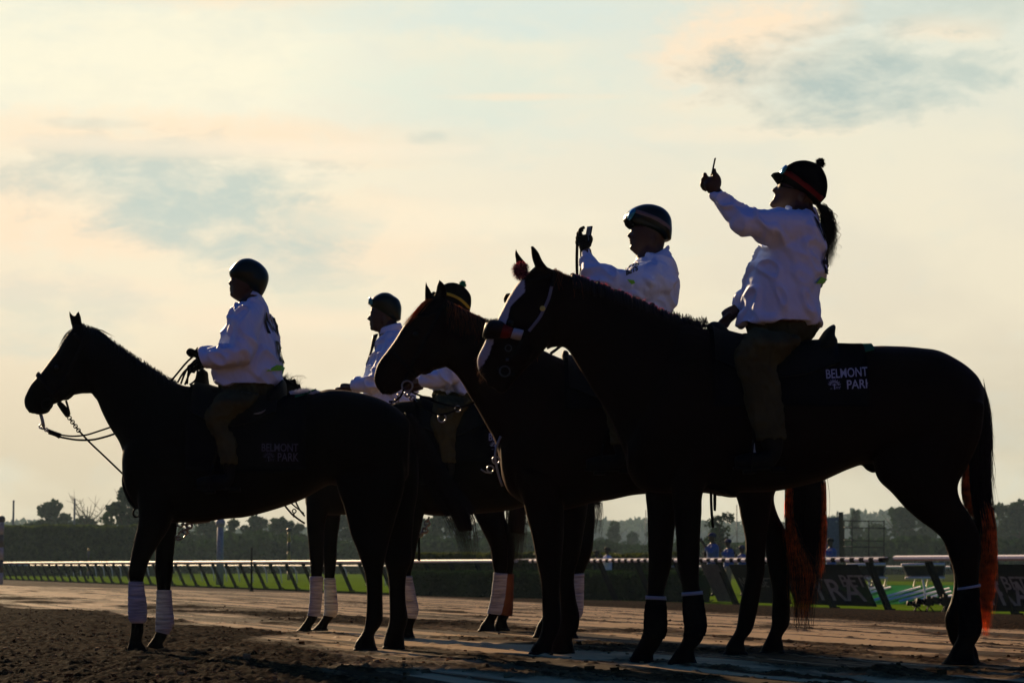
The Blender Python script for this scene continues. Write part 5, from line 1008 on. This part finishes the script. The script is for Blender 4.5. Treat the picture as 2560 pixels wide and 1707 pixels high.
def rider(Y, label, head, nose, neck, torso, arms, hands, legs, helmet, hm=M_helmet, gloves=None, jy=1.0, seat=None, jm=M_jacket):
    t = secs(Y, torso); root = empty('person', (float(t[-1][0]), Y, float(t[-1][2])), label, 'person', 'mounted riders in white jackets')
    g = G(); g.loft(secs(Y, head, e=2.2), 24, 4); [g.loft(secs(Y, q_, e=1.9), 12, 4) for q_ in nose.split('|')]; g.loft(secs(Y, neck, e=2.1), 18, 3)
    tc_ = t.copy(); tc_[:, 3:9] *= .82; g.loft(tc_, 24, 3)
    h = secs(Y, head); m_ = h[len(h) // 2]
    for sd_ in (-1, 1):
        g.ball(m_[:3] + m_[3:6] * .25 + (0, sd_ * m_[7] * .98, 0), (.018, .012, .032), 12)
        e_ = h[max(1, len(h) // 3)]; g.ball(e_[:3] - e_[3:6] * .86 + (0, sd_ * .032, 0), (.014, .014, .010), 10)
    A_ = [L3(Y, a) for a in arms]; LG = [secs(Y, legs[0], dy=legs[1])]; LG.append(mirror(LG[0], Y)); 
    for a in A_: b = a.copy(); b[:, 3] *= .72; g.limb(b, 14, 3)
    for l in LG: b = l.copy(); b[:, 3:9] *= .55; g.loft(b[:-1], 16, 3)
    GH = []
    for hd in hands:
        gh = g if gloves is None else G(); hd(gh); GH.append(gh)
    body = fuse(g, 'body', .0065, M_skin, root, 2)
    if gloves is not None:
        for gh in GH: fuse(gh, 'glove', .004, gloves, root, 2)
    j = G(); j.loft(t, 36, 4)
    for a in A_: j.limb(a, 20, 4, 1.0)
    def fold(co):
        a = vnoise3(co * np.array((1, .6, .55)) + co[:, [2]] * .25, 15.0, 2); b = vnoise3(co + co[:, [0]] * .5, 34.0, 7)
        return ((1 - np.abs(2 * a - 1) * 8.0).clip(-.8, 1) * .013 + (b - .5) * .008) * jy
    jo = fuse(j, 'jacket', .008, jm, root, 2, disp=fold)
    k = G()
    for l in LG: k.loft(l[:-1] if len(l) > 4 else l, 22, 4)
    if seat: k.loft(secs(Y, seat), 24, 3)
    def fold2(co): a = vnoise3(co + co[:, [0]] * .6, 20.0, 4); return (1 - np.abs(2 * a - 1) * 8).clip(-.8, 1) * .007
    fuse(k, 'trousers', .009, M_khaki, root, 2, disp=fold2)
    for l in LG:
        b = G(); e = l[-2]; f_ = e[:3]; w = np.linalg.norm(e[3:6]); s_ = 1 if l is LG[0] else -1
        b.limb([(*(f_ + (0, 0, .10)), w * .86), (*(f_ + (0, 0, 0)), w * .80), (*(f_ + (.005, 0, -.06)), w * .62), (*(f_ + (-.03, 0, -.10)), .045), (*(f_ + (-.12, 0, -.105)), .040), (*(f_ + (-.18, 0, -.11)), .026)], 16, 3); b.box(f_ + (.03, 0, -.145), (.035, .03, .012)); b.box(f_ + (-.09, 0, -.140), (.10, .035, .006)); b.obj('boot', M_leather, root)
    for l in LG: st = G(); f_ = l[-2][:3]; st.box(f_ + (-.11, 0, -.158), (.03, .06, .008)); [st.limb([(*(f_ + (-.11, q * .06, -.158)), .006), (*(f_ + (-.10, q * .05, -.06)), .006), (*(f_ + (-.09, 0, .0)), .006)], 6, 2) for q in (-1, 1)]; st.limb([(*(f_ + (-.09, 0, 0)), .012), (*(l[1][:3] + (-.02, 0, 0)), .014)], 6, 1, .3); st.obj('stirrup', M_leather, root)
    hh = G(); hh.loft(secs(Y, helmet, e=2.1), 28, 5); ho = hh.obj('helmet', hm, root)
    return root, body, jo, ho
def back_print(jo, x, y, Y, size, words, lime=True, dirx=-1):   # printing across the shoulder blades, read from behind
    bv = bvh_of(jo); o = P(x, y, Y)
    def cast(u, z): h = bv.ray_cast(Vector((o[0] - dirx * 1.0, u, z)), Vector((dirx, 0, 0))); return (h[0].x - dirx * .009 if h[0] is not None else o[0], u, z)
    for i, w in enumerate(words):
        v, f = text_mesh(w, size, size * .02); W = max(q[0] for q in v); g = G(); g.add([cast(Y + .06 + dirx * -1 * (q[0] - W / 2) , o[2] - i * size * .95 + q[1]) for q in v], f); g.obj('jacket_lettering', M_print, jo, smooth=False)
    if lime:
        g = G(); n = 16; z0 = o[2] - (len(words) - 1) * size * .95 - .035; v = []
        for i in range(n + 1): u = Y + (i / n - .5) * W * 1.05; v += [cast(u + .06, z0 + .012), cast(u, z0 - .012 - .05 * abs(i / n - .35))]
        g.add(v, [(2 * i, 2 * i + 1, 2 * i + 3, 2 * i + 2) for i in range(n)]); g.obj('green_underline', M_lime, jo, smooth=False)

# rider on the leftmost horse
r1, b1, j1, h1 = rider(YA, 'rider in white jacket and plain dark helmet on the leftmost horse, holding the reins high',
    "590 672 648 676 .06; 580 686 652 690 .072; 577 697 652 700 .075; 577 706 650 708 .075; 578 716 648 716 .072; 579 726 645 728 .066; 579 736 640 740 .058; 583 745 630 750 .045; 592 751 618 756 .03",
    "577 698 584 698 .010; 573 703 584 703 .013; 570.5 708 584 708 .017; 573 713 584 713 .016|575 717 588 717 .016; 572.5 720 588 720 .022; 576 723 588 723 .022; 573 726 588 726 .020; 577 730 588 730 .016|576 731 592 731 .016; 574 736 592 736 .024; 578 742 594 742 .020; 584 746 596 746 .015", "600 730 648 726 .06; 596 752 652 742 .065; 594 770 656 760 .08",
    "594 753 652 741 .075; 582 768 662 756 .13; 572 790 673 778 .20; 561 815 683 806 .225; 552 842 694 835 .225; 544 875 702 868 .22; 536 905 706 900 .215; 532 930 707 925 .21; 538 948 706 944 .21; 543 965 700 968 .208",
    ["635 775 .085 -.12; 620 805 .085 -.2; 612 845 .078 -.24; 600 880 .074 -.26; 575 893 .070 -.24; 545 892 .074 -.2; 525 890 .064 -.15; 510 888 .050 -.11", "635 775 .085 .12; 620 805 .08 .2; 605 845 .075 .24; 590 880 .07 .26; 560 893 .065 .22; 535 893 .06 .15; 520 900 .05 .1"],
    [lambda g: fist(g, P(498, 884, YA - .08), (-.5, 0, .25), 1.0), lambda g: fist(g, P(498, 910, YA + .06), (-1, 0, -.2), 1.05, side=1)],
    ("560 975 650 985 .11 .10; 535 1000 632 1008 .10; 516 1030 596 1036 .085; 512 1052 572 1056 .07; 526 1078 578 1080 .062; 538 1105 590 1104 .06; 548 1135 593 1134 .058; 553 1160 592 1160 .055; 560 1175 590 1175 .05", -.34),
    "646 741 656 737 .04; 628 727 664 722 .085; 606 710 670 705 .108; 580 697 672 692 .115; 573 684 670 682 .118; 576 673 664 671 .112; 587 660 651 658 .095; 600 651 636 650 .065; 612 647 626 646.5 .02", gloves=M_leather, seat="545 955 700 955 .17; 550 985 690 985 .17; 570 1000 670 1005 .14")
G().loft(secs(YA, '622 738 653 741 .072; 626 731 654 738 .068; 628 728 652 735 .06'), 16, 2).obj('collar', M_jacket, j1)
back_print(j1, 700, 838, YA, .17, ('NYRA', 'BETS'))
g = G()
for pts in (((497, 880), (470, 902), (446, 930), (428, 952)), ((500, 888), (478, 912), (458, 932), (444, 956)), ((492, 912), (474, 934), (462, 962)), ((488, 900), (466, 925), (452, 960)), ((494, 925), (490, 948), (474, 962)), ((484, 912), (472, 925), (468, 960))): g.limb([(*P(x, y, YA - .05), .0062) for x, y in pts], 6, 3)
g.obj('raised_reins', M_leather, rootA)
# rider far back (second horse)
r2, b2, j2, h2 = rider(YD, 'white jacketed rider farthest back, behind the leftmost horse back, goggles on helmet front',
    "932 760 990 762 .06; 928 770 992 772 .072; 926 780 990 782 .074; 925 790 986 792 .072; 926 802 982 803 .068; 928 812 978 814 .06; 930 822 968 824 .048; 938 829 956 830 .03",
    "927 784 934 784 .010; 921 791 934 791 .014; 917 797 934 797 .017; 922 801 934 801 .016|925 804 938 804 .018; 922.5 807 938 807 .024; 926 809.5 938 809.5 .022; 923.5 812 938 812 .022; 927 815 938 815 .016|926 816 942 816 .018; 924.5 820 942 820 .026; 928 826 944 826 .020", "940 815 990 800 .06; 946 832 998 818 .065; 948 848 1004 835 .08",
    "948 836 1003 812 .075; 944 850 1012 832 .12; 934 875 1028 862 .2; 922 903 1038 898 .22; 914 930 1043 930 .22; 910 960 1045 960 .22; 909 990 1044 990 .21; 912 1040 1042 1040 .2",
    ["992 850 .085 -.1; 978 885 .085 -.2; 958 930 .08 -.24; 935 955 .075 -.22; 905 962 .068 -.17; 882 962 .055 -.12", "992 850 .085 .1; 978 885 .08 .2; 955 930 .075 .24; 930 955 .07 .2; 905 960 .06 .12; 885 962 .05 .08"],
    [lambda g: fist(g, P(862, 970, YD - .1), (-1, 0, -.1), 1.15), lambda g: fist(g, P(866, 974, YD + .05), (-1, 0, -.1), 1.1, side=1)],
    ("940 1050 1010 1060 .09 .1; 920 1075 990 1080 .085; 915 1110 960 1115 .07; 925 1150 965 1150 .055; 932 1190 962 1190 .05; 934 1210 960 1210 .05", -.36),
    "990 804 1002 798 .05; 960 790 1003 785 .09; 932 772 1004 770 .108; 924 758 1001 757 .113; 928 748 996 748 .108; 938 740 985 740 .09; 950 734 975 734 .06; 958 732 968 732 .02", seat="915 1020 1035 1020 .17; 915 1055 1030 1055 .17; 930 1075 1010 1075 .14")
G().loft(secs(YD, "920 760 935 766 .075; 921 749 936 758 .095; 924 744 934 750 .085"), 14, 2).obj('goggles', M_goggle, h2)
G().loft(secs(YD, '948 838 1006 824 .085; 948 826 1004 811 .08; 950 822 1001 807 .07'), 18, 2).obj('collar', M_jacket, j2)
G().loft(secs(YD, "931 840 946 834 .05; 925 878 932 876 .05; 914 912 919 911 .05"), 8, 2).obj('dark_zip_flap', M_print, j2)
# rider on the hidden middle horse, green pompom
r3, b3, j3, h3 = rider(YF, 'rider with green pompom on yellow banded helmet, mostly hidden by the bay horse head',
    "1098 750 1165 752 .06; 1093 762 1165 764 .072; 1092 775 1160 777 .072; 1093 788 1155 790 .064; 1100 798 1145 800 .045",
    "1090 770 1100 770 .012; 1085 778 1100 778 .017; 1090 782 1100 782 .014", "1105 785 1155 780 .06; 1105 805 1165 800 .075",
    "1108 806 1158 798 .08; 1100 825 1168 818 .14; 1092 850 1185 845 .2; 1086 890 1200 890 .22; 1082 930 1202 930 .225; 1082 960 1200 962 .22; 1090 985 1192 990 .2",
    ["1155 835 .085 -.1; 1150 870 .085 -.2; 1135 915 .08 -.25; 1105 945 .076 -.25; 1080 948 .072 -.22; 1055 950 .060 -.17", "1155 835 .085 .1; 1145 870 .08 .2; 1130 910 .075 .24; 1095 940 .07 .2; 1065 955 .055 .12"],
    [lambda g: fist(g, P(1030, 958, YF - .13), (-1, 0, -.1), 1.1), lambda g: fist(g, P(1040, 965, YF + .08), (-1, 0, -.1), 1.1, side=1)],
    ("1092 985 1180 1000 .1 .08; 1084 1015 1168 1020 .09; 1078 1045 1150 1048 .08; 1080 1075 1139 1080 .07; 1092 1100 1139 1104 .06; 1102 1130 1140 1132 .055; 1108 1155 1140 1156 .05; 1110 1175 1138 1175 .05", -.34),
    "1165 780 1175 777 .05; 1130 768 1178 760 .09; 1095 756 1178 745 .108; 1086 744 1175 735 .113; 1092 728 1168 725 .105; 1104 716 1158 716 .085; 1116 709 1146 710 .05; 1125 707 1136 707 .015", hm=M_helmetcloth, seat="1080 975 1200 975 .17; 1085 1010 1190 1010 .17; 1100 1030 1170 1035 .14")
G().loft(secs(YF, "1076 742 1100 748 .06; 1079 733 1100 740 .08; 1082 730 1098 735 .06"), 12, 2).obj('visor', M_helmetcloth, h3)
def fluff(c, r, m, parent, n=500, seed=1, name='pompom'):
    g = G(); g.ball(c, r * .75, 12); rg = np.random.default_rng(seed)
    for k in range(n): d = rg.normal(size=3); d /= np.linalg.norm(d); hair(g, [c + d * r * .6, c + d * r * .85, c + d * r * rg.uniform(.9, 1.12)], .0016)
    g.obj(name, m, parent)
fluff(P(1157, 711, YF), .028, M_greenpom, h3)
def band_on(ho, Y, pts, w, m, name, parent):
    g = G(); ribbon_on(g, bvh_of(ho), Y, pts, w, .002, .003); g.obj(name, m, parent)
band_on(h3, YF, [(1112, 733), (1130, 738), (1150, 748), (1166, 762), (1174, 773)], .018, M_yellow, 'yellow_band', h3)
# rider on the bay horse, raising a phone in a gloved hand
hand4 = P(1461, 598, YC - .1)
def glove4(g):
    g.loft(secs(YC, "1452 630 1478 616 .035 -.1; 1447 618 1480 604 .036 -.1; 1446 600 1477 594 .034 -.1; 1448 590 1470 586 .03 -.1"), 16, 3)
    for k, (x, y, x2, y2, x3, y3) in enumerate(((1452, 592, 1450, 575, 1462, 568), (1450, 600, 1445, 584, 1458, 574), (1448, 608, 1443, 594, 1455, 582), (1447, 616, 1442, 604, 1453, 592))):
        dy = -.13 + k * .022; g.limb([(*P(x, y, YC + dy), .011), (*P(x2, y2, YC + dy), .011), (*P(x3, y3, YC + dy), .010)], 8, 3)
    g.limb([(*P(1472, 612, YC - .14), .013), (*P(1478, 598, YC - .15), .012), (*P(1474, 588, YC - .15), .010)], 8, 3)
r4, b4, j4, h4 = rider(YC, 'rider in white jacket raising a phone in a black gloved hand, on the bay horse',
    "1590 555 1662 560 .06; 1578 568 1668 570 .075; 1576 580 1668 582 .078; 1578 592 1666 594 .078; 1579 604 1662 606 .074; 1579 614 1660 616 .068; 1580 624 1655 628 .058; 1584 632 1640 638 .045; 1594 638 1625 644 .03",
    "1576 578 1586 578 .010; 1571 584 1586 584 .014; 1567 590 1588 590 .021; 1573 595 1588 595 .020|1576 597 1590 597 .018; 1572 601 1590 601 .028; 1577 604.5 1590 604.5 .024; 1573 608 1590 608 .026; 1578 612 1590 612 .018|1577 613 1594 613 .02; 1573.5 619 1594 619 .03; 1576 625 1596 625 .026; 1584 630 1600 630 .02", "1594 625 1657 600 .07; 1590 642 1658 628 .075; 1590 655 1664 645 .08",
    "1584 647 1668 626 .085; 1575 662 1676 640 .14; 1562 682 1686 660 .2; 1552 705 1693 695 .235; 1540 735 1695 720 .24; 1532 765 1690 755 .24; 1530 800 1683 795 .235; 1532 840 1680 840 .23; 1536 885 1676 885 .22",
    ["1655 690 .095 -.12; 1630 705 .100 -.2; 1590 712 .094 -.25; 1550 704 .080 -.27; 1510 698 .074 -.25; 1488 684 .073 -.2; 1477 662 .056 -.15; 1468 640 .042 -.11; 1466 622 .036 -.1", "1650 690 .09 .12; 1630 730 .085 .22; 1600 790 .08 .26; 1560 830 .07 .22; 1520 840 .055 .12"],
    [glove4, lambda g: fist(g, P(1500, 845, YC + .1), (-1, 0, -.1), 1.0, side=1)],
    ("1560 890 1650 905 .11 .08; 1530 915 1640 925 .1; 1505 950 1580 960 .085; 1500 985 1560 990 .07; 1515 1040 1570 1040 .062; 1525 1090 1572 1090 .058; 1528 1110 1570 1110 .055; 1530 1130 1568 1130 .05", -.34),
    "1662 604 1678 598 .06; 1640 588 1680 580 .1; 1600 570 1680 566 .118; 1562 557 1679 552 .124; 1559 545 1676 542 .122; 1567 532 1668 530 .112; 1582 521 1655 520 .09; 1600 514 1638 514 .055; 1612 512 1626 512 .015", gloves=M_leather, seat="1530 870 1680 870 .17; 1535 900 1670 905 .17; 1550 925 1650 930 .14")
G().loft(secs(YC, "1572 572 1592 566 .06; 1562 562 1590 556 .09; 1560 552 1585 548 .09"), 12, 2).obj('visor', M_helmetcloth, h4)
G().loft(secs(YC, "1564 556 1580 556 .09; 1566 540 1586 548 .115; 1574 528 1592 538 .11; 1580 524 1592 530 .09"), 16, 2).obj('goggles', M_goggle, h4)
band_on(h4, YC, [(1590, 528), (1615, 536), (1640, 546), (1662, 560), (1676, 574)], .022, mat('dim_patterned_strap', (.10, .07, .08), .7), 'goggle_strap', h4)
G().loft(secs(YC, "1655 632 1670 634 .06; 1664 618 1674 622 .06; 1668 615 1673 618 .05"), 12, 2).obj('collar', M_jacket, j4)
bv4 = bvh_of(j4)
for w, x, y, s_ in (('NYRA', 1563, 700, .062), ('BETS', 1551, 704, .062)):
    pass
def chest_print(bv, Y, jo, x, y, s, words):
    for i, w in enumerate(words):
        g = text_side(w, s, bv, Y, x + i * 2, y + i * s / Y * F * .95, .002, scx=.75, rise=.35); g.obj('jacket_lettering', M_print, jo, smooth=False)
    v, f = text_mesh('-', s, 0); v = np.array([(0, 0, 0), (.9 * s, -.1 * s, 0), (1.1 * s, -.5 * s, 0), (.6 * s, -.65 * s, 0)]); g = text_side('', 1, bv, Y, x + 4, y + len(words) * s / Y * F * .75, extra=(v, [(0, 3, 2, 1)])); g.obj('green_underline', M_lime, jo, smooth=False)
chest_print(bv4, YC, j4, 1556, 688, .042, ('NYRA', 'BETS'))
ph = empty('phone', hand4, 'grey phone held up in the black glove', 'phone', 'phones held up by riders')
d4 = P(1476, 568, YC) - P(1470, 602, YC); d4 /= np.linalg.norm(d4); ax4 = [np.array((.75, -.66, 0)), np.cross(d4, (.75, -.66, 0)), d4]
c4 = (P(1474, 568, YC - .12) + P(1469, 603, YC - .12)) / 2; G().box(c4, (.017, .0045, .044), ax=ax4).obj('body', M_leather, ph, smooth=False); G().box(c4 + ax4[1] * -.006, (.015, .001, .038), ax=ax4).obj('glass', M_glass, ph, smooth=False)
# woman on the big horse, phone raised
def hand5(g):
    Yh = YE - .15
    g.loft(secs(Yh, "1774 487 1803 466 .032; 1764 474 1804 454 .036; 1759 460 1802 444 .036; 1766 448 1798 440 .030; 1774 442 1794 436 .02"), 16, 3)
    for pts in (((1770, 455, .011, 0), (1766, 444, .0115, -.01), (1760, 432, .0115, -.012)), ((1786, 445, .013, -.03), (1786, 432, .0115, -.035), (1786, 421, .009, -.03)),
                ((1764, 462, .011, .01), (1757, 456, .010, .01), (1757, 447, .009, .0), (1762, 444, .008, -.01)), ((1764, 470, .011, .03), (1755, 466, .010, .03), (1754, 458, .009, .02), (1760, 454, .008, .0)), ((1768, 476, .010, .045), (1758, 472, .009, .045), (1757, 465, .008, .03), (1763, 461, .008, .02)), ((1790, 450, .012, -.02), (1797, 447, .011, -.02), (1792, 436, .009, -.03))):
        g.limb([(*P(x, y, Yh + dy), r_) for x, y, r_, dy in pts], 10, 3)
r5, b5, j5, h5 = rider(YE, 'woman rider with curly ponytail and pompom helmet holding a phone high',
    "1958 440 2040 455 .06; 1950 455 2045 470 .074; 1943 466 2046 480 .078; 1940 477 2044 492 .078; 1941 486 2040 500 .074; 1939 494 2034 508 .068; 1933 504 2026 515 .058; 1930 513 2010 522 .045; 1934 521 1995 528 .035",
    "1944 463 1954 468 .010; 1936 469 1952 475 .014; 1929 476 1950 481 .021; 1935 482 1952 484 .018|1938 484 1954 486 .018; 1934.5 488.5 1954 491 .024; 1938 491 1954 493 .022; 1932 495.5 1954 497 .024; 1934 499 1950 501 .018|1931 501 1950 504 .02; 1923.5 509 1950 512 .028; 1925 515 1950 518 .024; 1930 520 1952 522 .02", "1955 505 2025 500 .065; 1960 525 2035 520 .075; 1958 545 2042 540 .09",
    "1962 520 2034 524 .09; 1952 535 2044 545 .16; 1932 560 2052 565 .215; 1910 595 2058 595 .23; 1892 630 2061 628 .23; 1876 660 2061 658 .23; 1864 690 2060 690 .235; 1857 720 2056 722 .24; 1856 750 2052 752 .245; 1852 778 2056 772 .245; 1847 796 2056 792 .245; 1842 812 2052 816 .24",
    ["2010 572 .098 -.10; 1975 570 .102 -.16; 1935 567 .094 -.2; 1900 562 .083 -.22; 1868 555 .070 -.22; 1842 541 .065 -.2; 1822 522 .060 -.18; 1804 502 .052 -.16; 1794 486 .044 -.15; 1790 477 .038 -.15", "2000 580 .095 .12; 1980 630 .09 .24; 1930 700 .08 .27; 1890 742 .065 .2; 1862 752 .055 .12; 1848 757 .040 .08"],
    [hand5, lambda g: fist(g, P(1824, 786, YE + .04), (-1, 0, -.75), 1.15, side=-1)],
    ("1884 820 2010 850 .12 .08; 1860 845 1990 866 .115; 1840 875 1965 892 .10; 1836 897 1945 912 .085; 1846 935 1945 935 .078; 1855 975 1952 975 .075; 1867 1020 1958 1020 .072; 1880 1060 1962 1058 .07; 1893 1100 1965 1098 .068; 1900 1120 1960 1120 .06", -.36),
    "2046 515 2064 494 .06; 2010 500 2068 470 .105; 1970 478 2066 448 .122; 1948 456 2060 432 .126; 1948 444 2054 422 .122; 1953 430 2045 414 .11; 1964 418 2032 408 .09; 1980 408 2018 404 .055; 1993 404 2008 403 .015", hm=M_helmetcloth, seat="1866 800 2052 800 .17; 1870 830 2040 835 .18; 1900 855 2010 862 .15")
G().loft(secs(YE, "1946 462 1958 448 .07; 1938 450 1956 440 .09; 1931 441 1950 434 .075; 1928 438 1934 435 .05"), 14, 3).obj('visor', M_helmetcloth, h5)
G().loft(secs(YE, "1943 442 1954 444 .09; 1947 430 1962 436 .12; 1953 422 1966 428 .12; 1957 419 1964 422 .10"), 16, 2).obj('goggles', M_goggle, h5)
band_on(h5, YE, [(1962, 428), (1985, 442), (2010, 460), (2040, 484), (2056, 500)], .03, M_red, 'goggle_strap', h5)
fluff(P(2051, 408, YE), .029, M_helmetcloth, h5, seed=4)
G().limb([(*P(1952, 466, YE - .07), .003), (*P(1975, 470, YE - .085), .003), (*P(2000, 474, YE - .09), .003)], 6, 1).loft(secs(YE, "1946 462 1955 468 .06; 1945 470 1953 474 .062"), 12, 1).obj('glasses', M_leather, r5)
back_print(j5, 2061, 610, YE, .17, ('NYRA', 'BETS'))
g = G(); S5 = secs(YE, "2030 500 2064 512 .05; 2042 525 2080 528 .055; 2050 560 2088 556 .06; 2056 590 2090 590 .055; 2060 620 2086 620 .05; 2062 645 2080 645 .04; 2064 668 2076 668 .02")
B = S5.copy(); B[:, 3:9] *= .5; B[:, 0] -= .012; g.loft(B[:5], 14, 3)
strands(g, S5, 200, .0022, (0, .3), (.5, 1.0), .02, .009, 5, 44, .8, seed=6); strands(g, S5, 46, .0018, (.1, .4), (.5, 1.0), .04, .014, 4, 44, 1.15, seed=7); g.obj('hair', M_hair, r5)
ph = empty('phone', P(1784, 412, YE - .15), 'slim dark phone held up edge on by the woman rider', 'phone', 'phones held up by riders')
a, b = P(1779, 437, YE - .17), P(1787, 398, YE - .17); d5 = (b - a) / np.linalg.norm(b - a); n5 = np.cross((0, 1, 0), d5)
G().box((a + b) / 2, (.0035, .038, np.linalg.norm(b - a) / 2), ax=[n5, (0, 1, 0), d5]).obj('body', M_leather, ph, smooth=False); G().box((a + b) / 2 - n5 * .0045, (.0006, .034, np.linalg.norm(b - a) / 2 * .9), ax=[n5, (0, 1, 0), d5]).obj('screen', M_glass, ph, smooth=False)
g = G(); g.limb([(*P(x, y, YE + .02), .007) for x, y in ((1822, 800), (1800, 806), (1775, 812), (1740, 822), (1650, 850))], 6, 3); g.obj('reins', M_leather, rootE)
